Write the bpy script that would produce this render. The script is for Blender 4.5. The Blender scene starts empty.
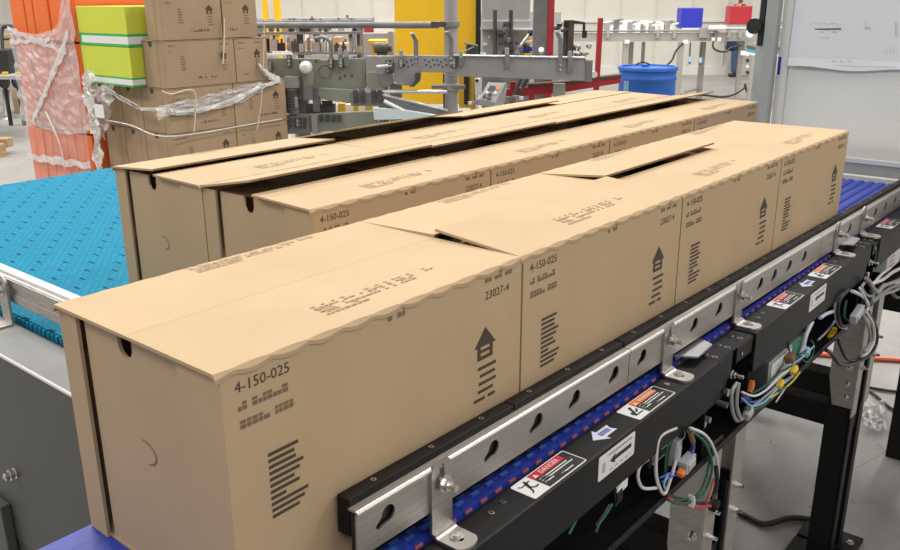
import bpy, math, random
from mathutils import Vector, Matrix
random.seed(7)
S = bpy.context.scene
COL = S.collection
PI = math.pi
Z0 = 1.28            # height of the carton tops above the floor; all z below are measured from there
FL = -Z0             # floor

# ------------------------------------------------------------------ camera
FW = Vector((0.72960967, 0.61067979, -0.30779851))
RT = Vector((0.64066595, -0.76780534, -0.00470156))
UP = Vector((0.23920049, 0.19376572, 0.95143995))
CP = Vector((-0.38221, -0.57919, 0.30084))
FPX = 853.23
cam_d = bpy.data.cameras.new('camera'); cam = bpy.data.objects.new('camera', cam_d); COL.objects.link(cam)
cam_d.sensor_width = 36; cam_d.sensor_fit = 'HORIZONTAL'; cam_d.lens = FPX / 900 * 36
cam_d.clip_start = 0.02; cam_d.clip_end = 200
M = Matrix.Identity(4)
for i, v in enumerate((RT, UP, -FW)):
    for j in range(3): M[j][i] = v[j]
M.translation = CP + Vector((0, 0, Z0))
cam.matrix_world = M
S.camera = cam

def ray(u, v): return FW * FPX + RT * (u - 450) + UP * (275 - v)
def atx(u, v, x): d = ray(u, v); return CP + d * ((x - CP.x) / d.x)
def aty(u, v, y): d = ray(u, v); return CP + d * ((y - CP.y) / d.y)
def atz(u, v, z): d = ray(u, v); return CP + d * ((z - CP.z) / d.z)
def atd(u, v, t): d = ray(u, v); return CP + d * (t / FPX)

# ------------------------------------------------------------------ materials
def mat(name, col, rough=0.5, metal=0.0, noise=0.0, nscale=30, bump=0.0, bscale=80, spec=0.5, stretch=None, col2=None):
    m = bpy.data.materials.new(name); m.use_nodes = True
    nt = m.node_tree; b = nt.nodes['Principled BSDF']
    b.inputs['Roughness'].default_value = rough; b.inputs['Metallic'].default_value = metal
    b.inputs['Specular IOR Level'].default_value = spec
    c = tuple(col) + (1,)
    b.inputs['Base Color'].default_value = c
    if noise > 0 or bump > 0:
        tc = nt.nodes.new('ShaderNodeTexCoord'); mp = nt.nodes.new('ShaderNodeMapping')
        nt.links.new(tc.outputs['Object'], mp.inputs[0])
        if stretch: mp.inputs['Scale'].default_value = stretch
        if noise > 0:
            n = nt.nodes.new('ShaderNodeTexNoise'); n.inputs['Scale'].default_value = nscale; n.inputs['Detail'].default_value = 5
            nt.links.new(mp.outputs[0], n.inputs['Vector'])
            mx = nt.nodes.new('ShaderNodeMix'); mx.data_type = 'RGBA'
            c2 = tuple(col2) if col2 else tuple(x * (1 - noise) for x in col)
            mx.inputs[6].default_value = c; mx.inputs[7].default_value = c2 + (1,)
            rp = nt.nodes.new('ShaderNodeMapRange'); rp.inputs[1].default_value = 0.35; rp.inputs[2].default_value = 0.7
            nt.links.new(n.outputs['Fac'], rp.inputs[0]); nt.links.new(rp.outputs[0], mx.inputs[0])
            nt.links.new(mx.outputs[2], b.inputs['Base Color'])
        if bump > 0:
            n2 = nt.nodes.new('ShaderNodeTexNoise'); n2.inputs['Scale'].default_value = bscale; n2.inputs['Detail'].default_value = 4
            nt.links.new(mp.outputs[0], n2.inputs['Vector'])
            bp = nt.nodes.new('ShaderNodeBump'); bp.inputs['Strength'].default_value = bump; bp.inputs['Distance'].default_value = 0.002
            nt.links.new(n2.outputs['Fac'], bp.inputs['Height']); nt.links.new(bp.outputs[0], b.inputs['Normal'])
    return m

K = {}
K['card'] = mat('cardboard', (0.535, 0.388, 0.235), 0.8, 0, 0.10, 6, 0.05, 60, 0.2)
K['card_edge'] = mat('cardboard_cut_edge', (0.30, 0.20, 0.115), 0.9, 0, 0.3, 300, 0, 1, 0.1)
K['card_old'] = mat('cardboard_stored', (0.40, 0.285, 0.18), 0.85, 0, 0.12, 6, 0.05, 60, 0.2)
K['ink'] = mat('brown_black_ink', (0.07, 0.05, 0.035), 0.8)
K['ink_top'] = mat('faint_top_ink', (0.37, 0.265, 0.155), 0.85)
K['ink_soft'] = mat('faded_ink', (0.20, 0.14, 0.085), 0.85)
K['black'] = mat('black_powder_coat', (0.006, 0.006, 0.0063), 0.5, 0, 0.3, 40, 0.15, 400, 0.3)
K['cover'] = mat('dark_grey_powder_coat', (0.0075, 0.0073, 0.0072), 0.5, 0, 0.2, 30, 0.12, 500, 0.3)
K['wear'] = mat('black_wear_strip', (0.013, 0.010, 0.0095), 0.6, 0, 0.3, 60, 0.1, 300, 0.2)
K['steel'] = mat('brushed_stainless', (0.56, 0.53, 0.495), 0.48, 1.0, 0.18, 12, 0.08, 120, 0.5, (0.25, 3, 12))
K['zinc'] = mat('bright_bolt_steel', (0.70, 0.69, 0.67), 0.22, 1.0)
K['alu'] = mat('mill_aluminium', (0.62, 0.63, 0.64), 0.4, 0.9, 0.15, 20, 0.05, 100)
K['panel'] = mat('grey_painted_panel', (0.082, 0.083, 0.081), 0.5, 0.0, 0.08, 5, 0.05, 200)
K['frame'] = mat('light_grey_frame', (0.40, 0.40, 0.39), 0.45, 0.3, 0.1, 10)
K['frame_l'] = mat('pale_grey_frame', (0.60, 0.60, 0.59), 0.5)
K['frame_d'] = mat('dull_grey_flange', (0.27, 0.272, 0.27), 0.45, 0.2, 0.1, 10)
K['bluebelt'] = mat('blue_modular_belt', (0.025, 0.052, 0.40), 0.45, 0, 0.25, 60, 0.1, 200)
K['bluebelt_lt'] = mat('blue_belt_module_edge', (0.05, 0.14, 0.48), 0.4)
K['orangeclip'] = mat('orange_belt_clip', (0.46, 0.13, 0.09), 0.55)
K['white'] = mat('white_plastic', (0.80, 0.80, 0.79), 0.4)
K['sticker'] = mat('white_vinyl_sticker', (0.78, 0.78, 0.76), 0.45)
K['red_ink'] = mat('danger_red', (0.62, 0.02, 0.035), 0.45)
K['orange_ink'] = mat('warning_orange', (0.80, 0.16, 0.02), 0.45)
K['blk_ink'] = mat('label_black', (0.012, 0.012, 0.012), 0.5)
K['violet_ink'] = mat('violet_print', (0.10, 0.08, 0.38), 0.5)
K['lav'] = mat('pale_lavender_sticker', (0.66, 0.67, 0.80), 0.45)
K['green_w'] = mat('green_wire', (0.01, 0.10, 0.055), 0.45)
K['white_w'] = mat('white_wire', (0.70, 0.67, 0.66), 0.45)
K['grey_w'] = mat('grey_wire', (0.33, 0.33, 0.32), 0.45)
K['black_w'] = mat('black_wire', (0.012, 0.012, 0.012), 0.4)
K['red_w'] = mat('red_wire', (0.50, 0.06, 0.06), 0.45)
K['blue_w'] = mat('blue_wire', (0.07, 0.12, 0.50), 0.45)
K['yellow_w'] = mat('yellow_plastic', (0.75, 0.50, 0.03), 0.45)
K['orange_w'] = mat('orange_plastic', (0.80, 0.22, 0.04), 0.45)
K['brown_w'] = mat('brown_plastic', (0.22, 0.11, 0.05), 0.5)
K['teal_w'] = mat('pale_blue_plastic', (0.28, 0.48, 0.62), 0.45)
K['grey_c'] = mat('grey_connector', (0.42, 0.44, 0.44), 0.5)
K['pcb'] = mat('green_board', (0.04, 0.22, 0.11), 0.5)
K['pale_arm'] = mat('pale_blue_white_arm', (0.62, 0.72, 0.75), 0.45)
K['mach'] = mat('grey_green_machine_paint', (0.25, 0.265, 0.205), 0.5, 0, 0.1, 4)
K['mach_g'] = mat('grey_machine_steel', (0.34, 0.325, 0.32), 0.5, 0.1, 0.12, 8)
K['mach_d'] = mat('dark_machine_steel', (0.10, 0.10, 0.095), 0.45, 0.3, 0.4, 15)
K['mach_m'] = mat('mid_grey_machine', (0.23, 0.23, 0.225), 0.5, 0.2, 0.3, 10)
K['bronze'] = mat('dark_bronze_steel', (0.12, 0.085, 0.065), 0.5, 0.4, 0.3, 12)
K['yellow'] = mat('safety_yellow', (0.86, 0.53, 0.012), 0.5, 0, 0.05, 3)
K['yellow_d'] = mat('darker_yellow', (0.55, 0.36, 0.03), 0.6, 0, 0.2, 8)  # darker, more mottled version of the safety yellow
K['red'] = mat('red_frame_paint', (0.42, 0.02, 0.03), 0.5, 0, 0.15, 8)
K['drum'] = mat('drum_blue', (0.010, 0.10, 0.42), 0.5, 0, 0.15, 5)
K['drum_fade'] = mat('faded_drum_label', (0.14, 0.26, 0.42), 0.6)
K['tote'] = mat('tote_blue', (0.02, 0.03, 0.42), 0.5)
K['orange'] = mat('orange_carton', (0.86, 0.17, 0.03), 0.5, 0, 0.12, 8, 0.2, 30)
K['lime'] = mat('lime_carton', (0.60, 0.66, 0.06), 0.5)
K['green'] = mat('green_band', (0.05, 0.42, 0.09), 0.5)
K['wood'] = mat('pallet_wood', (0.42, 0.28, 0.15), 0.8, 0, 0.35, 8, 0.2, 40, 0.3, (1, 6, 6))
K['bluepipe'] = mat('blue_post', (0.04, 0.12, 0.33), 0.5)
K['teal'] = mat('teal_top', (0.05, 0.33, 0.42), 0.5)
K['jeans'] = mat('denim', (0.045, 0.075, 0.135), 0.9, 0, 0.3, 40)
K['navy'] = mat('navy_shirt', (0.012, 0.018, 0.05), 0.9)
K['skin'] = mat('skin', (0.45, 0.25, 0.17), 0.6)
K['hair'] = mat('dark_hair', (0.02, 0.013, 0.01), 0.7)
K['shoe'] = mat('black_shoe', (0.012, 0.012, 0.012), 0.6)
K['paper'] = mat('drawing_paper', (0.74, 0.755, 0.79), 0.7)
K['cab'] = mat('white_enclosure_paint', (0.75, 0.75, 0.735), 0.45, 0, 0.03, 3)
K['cab_grey'] = mat('grey_enclosure_frame', (0.40, 0.41, 0.41), 0.4, 0.2)
K['bluetape'] = mat('blue_tape', (0.02, 0.035, 0.36), 0.6)
K['cord'] = mat('orange_cord', (0.75, 0.15, 0.07), 0.5)
K['cream'] = mat('cream_plastic', (0.75, 0.73, 0.66), 0.5)
K['dark'] = mat('black_plastic', (0.015, 0.015, 0.016), 0.5)
K['strap'] = mat('pale_strap', (0.75, 0.66, 0.48), 0.5)

def film_mat(name, tint, op, rough=0.22):
    m = bpy.data.materials.new(name); m.use_nodes = True
    nt = m.node_tree; b = nt.nodes['Principled BSDF']
    b.inputs['Base Color'].default_value = tint + (1,); b.inputs['Roughness'].default_value = rough
    b.inputs['Specular IOR Level'].default_value = 0.8
    tc = nt.nodes.new('ShaderNodeTexCoord')
    n = nt.nodes.new('ShaderNodeTexNoise'); n.inputs['Scale'].default_value = 9; n.inputs['Detail'].default_value = 6; n.inputs['Distortion'].default_value = 1.2
    nt.links.new(tc.outputs['Object'], n.inputs['Vector'])
    r = nt.nodes.new('ShaderNodeMapRange'); r.inputs[1].default_value = 0.3; r.inputs[2].default_value = 0.75
    r.inputs[3].default_value = op * 0.6; r.inputs[4].default_value = min(1, op * 1.5)
    nt.links.new(n.outputs['Fac'], r.inputs[0]); nt.links.new(r.outputs[0], b.inputs['Alpha'])
    bp = nt.nodes.new('ShaderNodeBump'); bp.inputs['Strength'].default_value = 0.8; bp.inputs['Distance'].default_value = 0.02
    nt.links.new(n.outputs['Fac'], bp.inputs['Height']); nt.links.new(bp.outputs[0], b.inputs['Normal'])
    return m
K['film'] = film_mat('clear_stretch_film', (0.80, 0.78, 0.77), 0.30)
K['film3'] = film_mat('thin_stretch_film', (0.80, 0.78, 0.77), 0.12)
K['film2'] = film_mat('bunched_stretch_film', (0.85, 0.83, 0.80), 0.62)

def belt_mat():
    m = bpy.data.materials.new('turquoise_modular_belt'); m.use_nodes = True
    nt = m.node_tree; b = nt.nodes['Principled BSDF']; b.inputs['Roughness'].default_value = 0.65; b.inputs['Specular IOR Level'].default_value = 0.06
    tc = nt.nodes.new('ShaderNodeTexCoord')
    br = nt.nodes.new('ShaderNodeTexBrick')
    br.inputs['Scale'].default_value = 1.0; br.inputs['Brick Width'].default_value = 0.018; br.inputs['Row Height'].default_value = 0.0125
    br.inputs['Mortar Size'].default_value = 0.0011; br.inputs['Mortar Smooth'].default_value = 0.4
    br.inputs['Color1'].default_value = (0.010, 0.205, 0.33, 1); br.inputs['Color2'].default_value = (0.014, 0.235, 0.37, 1)
    br.inputs['Mortar'].default_value = (0.004, 0.12, 0.21, 1)
    nt.links.new(tc.outputs['Object'], br.inputs['Vector'])
    # the sparse dark hinge slots
    mp = nt.nodes.new('ShaderNodeMapping'); mp.inputs['Location'].default_value = (0.004, 0.003, 0); nt.links.new(tc.outputs['Object'], mp.inputs[0])
    b2 = nt.nodes.new('ShaderNodeTexBrick'); b2.inputs['Scale'].default_value = 1.0
    b2.inputs['Brick Width'].default_value = 0.076; b2.inputs['Row Height'].default_value = 0.05; b2.inputs['Mortar Size'].default_value = 0.0028
    b2.inputs['Mortar Smooth'].default_value = 0.0
    nt.links.new(mp.outputs[0], b2.inputs['Vector'])
    sep = nt.nodes.new('ShaderNodeSeparateXYZ'); nt.links.new(mp.outputs[0], sep.inputs[0])
    # keep only the short vertical joints: within the middle of each row
    md = nt.nodes.new('ShaderNodeMath'); md.operation = 'PINGPONG'; md.inputs[1].default_value = 0.025; nt.links.new(sep.outputs['Y'], md.inputs[0])
    gt = nt.nodes.new('ShaderNodeMath'); gt.operation = 'GREATER_THAN'; gt.inputs[1].default_value = 0.0135; nt.links.new(md.outputs[0], gt.inputs[0])
    mu = nt.nodes.new('ShaderNodeMath'); mu.operation = 'MULTIPLY'; nt.links.new(b2.outputs['Fac'], mu.inputs[0]); nt.links.new(gt.outputs[0], mu.inputs[1])
    mx = nt.nodes.new('ShaderNodeMix'); mx.data_type = 'RGBA'
    nt.links.new(mu.outputs[0], mx.inputs[0]); nt.links.new(br.outputs['Color'], mx.inputs[6]); mx.inputs[7].default_value = (0.004, 0.05, 0.085, 1)
    nt.links.new(mx.outputs[2], b.inputs['Base Color'])
    bp = nt.nodes.new('ShaderNodeBump'); bp.inputs['Strength'].default_value = 0.5; bp.inputs['Distance'].default_value = 0.002; bp.invert = True
    nt.links.new(br.outputs['Fac'], bp.inputs['Height']); nt.links.new(bp.outputs[0], b.inputs['Normal'])
    return m
K['turq'] = belt_mat()

def floor_mat():
    m = bpy.data.materials.new('polished_concrete'); m.use_nodes = True
    nt = m.node_tree; b = nt.nodes['Principled BSDF']; b.inputs['Roughness'].default_value = 0.45
    tc = nt.nodes.new('ShaderNodeTexCoord')
    n1 = nt.nodes.new('ShaderNodeTexNoise'); n1.inputs['Scale'].default_value = 1.3; n1.inputs['Detail'].default_value = 8
    n2 = nt.nodes.new('ShaderNodeTexNoise'); n2.inputs['Scale'].default_value = 14; n2.inputs['Detail'].default_value = 8; n2.inputs['Roughness'].default_value = 0.7
    for n in (n1, n2): nt.links.new(tc.outputs['Object'], n.inputs['Vector'])
    ad = nt.nodes.new('ShaderNodeMath'); ad.operation = 'ADD'; nt.links.new(n1.outputs['Fac'], ad.inputs[0]); nt.links.new(n2.outputs['Fac'], ad.inputs[1])
    r = nt.nodes.new('ShaderNodeValToRGB'); r.color_ramp.elements[0].position = 0.35; r.color_ramp.elements[1].position = 0.65
    r.color_ramp.elements[0].color = (0.215, 0.203, 0.19, 1); r.color_ramp.elements[1].color = (0.30, 0.288, 0.275, 1)
    hf = nt.nodes.new('ShaderNodeMath'); hf.operation = 'MULTIPLY'; hf.inputs[1].default_value = 0.5; nt.links.new(ad.outputs[0], hf.inputs[0])
    nt.links.new(hf.outputs[0], r.inputs[0])
    v = nt.nodes.new('ShaderNodeTexVoronoi'); v.feature = 'DISTANCE_TO_EDGE'; v.inputs['Scale'].default_value = 2.2
    nt.links.new(tc.outputs['Object'], v.inputs['Vector'])
    lt = nt.nodes.new('ShaderNodeMath'); lt.operation = 'LESS_THAN'; lt.inputs[1].default_value = 0.003; nt.links.new(v.outputs['Distance'], lt.inputs[0])
    n3 = nt.nodes.new('ShaderNodeTexNoise'); n3.inputs['Scale'].default_value = 3.1; nt.links.new(tc.outputs['Object'], n3.inputs['Vector'])
    g3 = nt.nodes.new('ShaderNodeMath'); g3.operation = 'GREATER_THAN'; g3.inputs[1].default_value = 0.6; nt.links.new(n3.outputs['Fac'], g3.inputs[0])
    ml = nt.nodes.new('ShaderNodeMath'); ml.operation = 'MULTIPLY'; nt.links.new(lt.outputs[0], ml.inputs[0]); nt.links.new(g3.outputs[0], ml.inputs[1])
    mx = nt.nodes.new('ShaderNodeMix'); mx.data_type = 'RGBA'; nt.links.new(ml.outputs[0], mx.inputs[0])
    nt.links.new(r.outputs[0], mx.inputs[6]); mx.inputs[7].default_value = (0.12, 0.11, 0.10, 1)
    nt.links.new(mx.outputs[2], b.inputs['Base Color'])
    return m
K['floor'] = floor_mat()

# ------------------------------------------------------------------ mesh building
ORG = {}
class MB:
    def __init__(s): s.v = []; s.f = []; s.fm = []; s.mats = []
    def mi(s, m):
        if m not in s.mats: s.mats.append(m)
        return s.mats.index(m)
    def add(s, vs, fs, m):
        o = len(s.v); s.v += [tuple(p) for p in vs]; i = s.mi(m)
        for f in fs: s.f.append([o + k for k in f]); s.fm.append(i)
        return s
    def box(s, x0, x1, y0, y1, z0, z1, m):
        vs = [(x, y, z) for z in (z0, z1) for y in (y0, y1) for x in (x0, x1)]
        return s.add(vs, [(0, 2, 3, 1), (4, 5, 7, 6), (0, 1, 5, 4), (2, 6, 7, 3), (0, 4, 6, 2), (1, 3, 7, 5)], m)
    def obox(s, c, ax, ay, az, m):   # centre and three half-axis vectors
        c, ax, ay, az = map(Vector, (c, ax, ay, az))
        vs = [c + ax * i + ay * j + az * k for k in (-1, 1) for j in (-1, 1) for i in (-1, 1)]
        return s.add(vs, [(0, 2, 3, 1), (4, 5, 7, 6), (0, 1, 5, 4), (2, 6, 7, 3), (0, 4, 6, 2), (1, 3, 7, 5)], m)
    def bar(s, p0, p1, w, h, m, up=(0, 0, 1)):   # rectangular bar between two points
        p0, p1, up = Vector(p0), Vector(p1), Vector(up)
        d = (p1 - p0); L = d.length; d.normalize(); sd = d.cross(up).normalized(); u = sd.cross(d)
        return s.obox((p0 + p1) / 2, d * L / 2, sd * w / 2, u * h / 2, m)
    def prism(s, poly, o, ux, uy, uz, t, m):   # polygon in (ux,uy) extruded t along uz
        o, ux, uy, uz = map(Vector, (o, ux, uy, uz)); n = len(poly)
        a = [o + ux * p[0] + uy * p[1] for p in poly]; b = [q + uz * t for q in a]
        return s.add(a + b, [list(range(n))[::-1], list(range(n, 2 * n))] + [(i, (i + 1) % n, n + (i + 1) % n, n + i) for i in range(n)], m)
    def quad(s, o, ux, uy, w, h, m):
        o, ux, uy = map(Vector, (o, ux, uy))
        return s.add([o, o + ux * w, o + ux * w + uy * h, o + uy * h], [(0, 1, 2, 3)], m)
    def poly(s, pts, o, ux, uy, m):
        o, ux, uy = map(Vector, (o, ux, uy))
        return s.add([o + ux * a + uy * b for a, b in pts], [list(range(len(pts)))], m)
    def cyl(s, p0, p1, r, m, n=14, r2=None, caps=True):
        p0, p1 = Vector(p0), Vector(p1); d = (p1 - p0).normalized()
        a = d.orthogonal().normalized(); b = d.cross(a); r2 = r if r2 is None else r2
        v0 = [p0 + (a * math.cos(2 * PI * i / n) + b * math.sin(2 * PI * i / n)) * r for i in range(n)]
        v1 = [p1 + (a * math.cos(2 * PI * i / n) + b * math.sin(2 * PI * i / n)) * r2 for i in range(n)]
        fs = [(i, (i + 1) % n, n + (i + 1) % n, n + i) for i in range(n)]
        if caps: fs += [list(range(n))[::-1], list(range(n, 2 * n))]
        return s.add(v0 + v1, fs, m)
    def lathe(s, prof, o, m, n=32, axis=(0, 0, 1)):   # prof: (r,h)
        o = Vector(o); d = Vector(axis).normalized(); a = d.orthogonal().normalized(); b = d.cross(a)
        vs = []; fs = []
        for r, h in prof:
            vs += [o + d * h + (a * math.cos(2 * PI * i / n) + b * math.sin(2 * PI * i / n)) * r for i in range(n)]
        for k in range(len(prof) - 1):
            fs += [(k * n + i, k * n + (i + 1) % n, (k + 1) * n + (i + 1) % n, (k + 1) * n + i) for i in range(n)]
        return s.add(vs, fs, m)
    def tube(s, pts, r, m, n=8, smooth=True, sub=6):
        P = [Vector(p) for p in pts]
        if smooth and len(P) > 2:
            Q = []
            for i in range(len(P) - 1):
                p0 = P[max(i - 1, 0)]; p1 = P[i]; p2 = P[i + 1]; p3 = P[min(i + 2, len(P) - 1)]
                for k in range(sub):
                    t = k / sub
                    Q.append(0.5 * ((2 * p1) + (p2 - p0) * t + (2 * p0 - 5 * p1 + 4 * p2 - p3) * t * t + (3 * p1 - p0 - 3 * p2 + p3) * t ** 3))
            Q.append(P[-1]); P = Q
        vs = []; a = None
        for i, p in enumerate(P):
            d = (P[min(i + 1, len(P) - 1)] - P[max(i - 1, 0)])
            d = d.normalized() if d.length > 1e-9 else Vector((0, 0, 1))
            if a is None: a = d.orthogonal().normalized()
            else:
                a = a - d * a.dot(d); a = a.normalized() if a.length > 1e-6 else d.orthogonal().normalized()
            b = d.cross(a)
            vs += [p + (a * math.cos(2 * PI * k / n) + b * math.sin(2 * PI * k / n)) * r for k in range(n)]
        fs = []
        for i in range(len(P) - 1):
            fs += [(i * n + k, i * n + (k + 1) % n, (i + 1) * n + (k + 1) % n, (i + 1) * n + k) for k in range(n)]
        L = len(P) - 1
        fs += [list(range(n))[::-1], [L * n + k for k in range(n)]]
        return s.add(vs, fs, m)
    def text(s, t, o, ux, uy, size, m, align='LEFT'):
        me = text_mesh(t, align); o, ux, uy = map(Vector, (o, ux, uy))
        vs = [o + ux * (p[0] * size) + uy * (p[1] * size) for p in me[0]]
        return s.add(vs, me[1], m)
    def build(s, name, parent=None, local=False, bevel=0, smooth=False, loc=None):
        me = bpy.data.meshes.new(name)
        off = Vector((0, 0, 0))
        if not local:
            if parent is not None: off = ORG.get(parent.name, Vector((0, 0, 0)))
            else:
                xs = [p[0] for p in s.v]; ys = [p[1] for p in s.v]; zs = [p[2] for p in s.v]
                off = Vector(((min(xs) + max(xs)) / 2, (min(ys) + max(ys)) / 2, min(zs)))
        me.from_pydata([tuple(Vector(p) - off) for p in s.v], [], s.f)
        for m in s.mats: me.materials.append(m)
        me.polygons.foreach_set('material_index', s.fm)
        if smooth: me.polygons.foreach_set('use_smooth', [True] * len(me.polygons))
        me.update()
        o = bpy.data.objects.new(name, me); COL.objects.link(o)
        if parent is not None: o.parent = parent
        else:
            o.location = off + Vector((0, 0, Z0))
        if loc is not None: o.location = loc
        if parent is not None: ORG[o.name] = off
        if bevel:
            b = o.modifiers.new('bevel', 'BEVEL'); b.width = bevel; b.segments = 2; b.limit_method = 'ANGLE'; b.angle_limit = 0.6
        if smooth:
            try:
                e = o.modifiers.new('edges', 'EDGE_SPLIT'); e.split_angle = 0.7
            except Exception: pass
        return o

TC = {}
def text_mesh(t, align):
    if (t, align) in TC: return TC[(t, align)]
    c = bpy.data.curves.new('t', 'FONT'); c.body = t; c.size = 1; c.align_x = align; c.resolution_u = 2
    o = bpy.data.objects.new('t', c); COL.objects.link(o)
    dg = bpy.context.evaluated_depsgraph_get()
    me = bpy.data.meshes.new_from_object(o.evaluated_get(dg))
    r = ([tuple(v.co) for v in me.vertices], [list(p.vertices) for p in me.polygons])
    bpy.data.objects.remove(o); bpy.data.curves.remove(c); bpy.data.meshes.remove(me)
    TC[(t, align)] = r
    return r

def sheet(mb, outer, holes, o, ux, uy, uz, t, m):
    """flat plate of thickness t with holes (2D outlines), front face at o"""
    c = bpy.data.curves.new('s', 'CURVE'); c.dimensions = '2D'; c.fill_mode = 'BOTH'; c.extrude = t / 2
    for pts in [outer] + holes:
        sp = c.splines.new('POLY'); sp.points.add(len(pts) - 1); sp.use_cyclic_u = True
        for p, q in zip(sp.points, pts): p.co = (q[0], q[1], 0, 1)
    ob = bpy.data.objects.new('s', c); COL.objects.link(ob)
    dg = bpy.context.evaluated_depsgraph_get()
    me = bpy.data.meshes.new_from_object(ob.evaluated_get(dg))
    o, ux, uy, uz = map(Vector, (o, ux, uy, uz))
    vs = [o + ux * v.co.x + uy * v.co.y + uz * (v.co.z - t / 2) for v in me.vertices]
    mb.add(vs, [list(p.vertices) for p in me.polygons], m)
    bpy.data.objects.remove(ob); bpy.data.curves.remove(c); bpy.data.meshes.remove(me)

def props(o, label=None, cat=None, group=None, kind=None):
    if label: o['label'] = label
    if cat: o['category'] = cat
    if group: o['group'] = group
    if kind: o['kind'] = kind
    return o
def thing(name, label, cat, loc=(0, 0, 0), rz=0, group=None):
    o = bpy.data.objects.new(name, None); COL.objects.link(o); o.empty_display_size = 0.1
    o.location = Vector(loc) + Vector((0, 0, Z0)); o.rotation_euler = (0, 0, rz)
    ORG[o.name] = Vector(loc)
    return props(o, label, cat, group)
def kids(o): return [c for c in bpy.data.objects if c.parent == o]
def copy_tree(o, parent=None):
    c = o.copy(); COL.objects.link(c)
    if parent is not None: c.parent = parent
    for ch in kids(o): copy_tree(ch, c)
    return c
X, Y, Z = Vector((1, 0, 0)), Vector((0, 1, 0)), Vector((0, 0, 1))
def circ(cx, cy, r, n=16, a0=0, a1=2 * PI): return [(cx + r * math.cos(a0 + (a1 - a0) * i / n), cy + r * math.sin(a0 + (a1 - a0) * i / n)) for i in range(n)]
def slot(p, q, r, n=6):
    p, q = Vector(p), Vector(q); d = (q - p).normalized(); a = math.atan2(d.y, d.x)
    out = []
    for i in range(n + 1): t = a - PI / 2 + PI * i / n; out.append((q.x + r * math.cos(t), q.y + r * math.sin(t)))
    for i in range(n + 1): t = a + PI / 2 + PI * i / n; out.append((p.x + r * math.cos(t), p.y + r * math.sin(t)))
    return out
def rrect(x0, x1, y0, y1, r, n=4):
    out = []
    for cx, cy, a in ((x1 - r, y0 + r, -PI / 2), (x1 - r, y1 - r, 0), (x0 + r, y1 - r, PI / 2), (x0 + r, y0 + r, PI)):
        for i in range(n + 1): t = a + PI / 2 * i / n; out.append((cx + r * math.cos(t), cy + r * math.sin(t)))
    return out
def hexbolt(mb, p, d, r=0.008, h=0.006, stem=0.0, m=None):
    m = m or K['zinc']; p = Vector(p); d = Vector(d).normalized()
    mb.cyl(p, p + d * 0.0015, r * 1.35, m, 14)
    mb.cyl(p + d * 0.0015, p + d * (0.0015 + h), r, m, 6)
    if stem: mb.cyl(p + d * (0.0015 + h), p + d * (0.0015 + h + stem), r * 0.55, m, 10)

# ------------------------------------------------------------------ the setting
f = MB(); f.box(-14, 30, -14, 30, FL - 0.1, FL, K['floor']); props(f.build('floor'), kind='structure')
# far wall, about square to the view
wc = Vector((16.9, 8.2, FL)); wu = Vector((0.60, -0.80, 0)); wn = Vector((-0.80, -0.60, 0))
K['wall'] = mat('beige_wall_panels', (0.56, 0.53, 0.46), 0.6, 0, 0.08, 1.5)
K['wall_base'] = mat('pale_wall_base', (0.56, 0.545, 0.51), 0.6)
w = MB(); w.obox(wc + Z * 3.5 - wn * 0.1, wu * 16, wn * -0.1, Z * 3.5, K['wall'])
w.obox(wc + Z * 0.09 + wn * 0.02, wu * 16, wn * 0.02, Z * 0.09, K['wall_base'])
for i in range(-20, 21): w.obox(wc + Z * 1.9 + wn * 0.012 + wu * (0.75 * i), wu * 0.012, wn * 0.012, Z * 1.7, K['wall_base'])
w.obox(wc + Z * 1.12 + wn * 0.02, wu * 16, wn * 0.02, Z * 0.03, K['wall_base'])
props(w.build('wall_back'), kind='structure')

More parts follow.
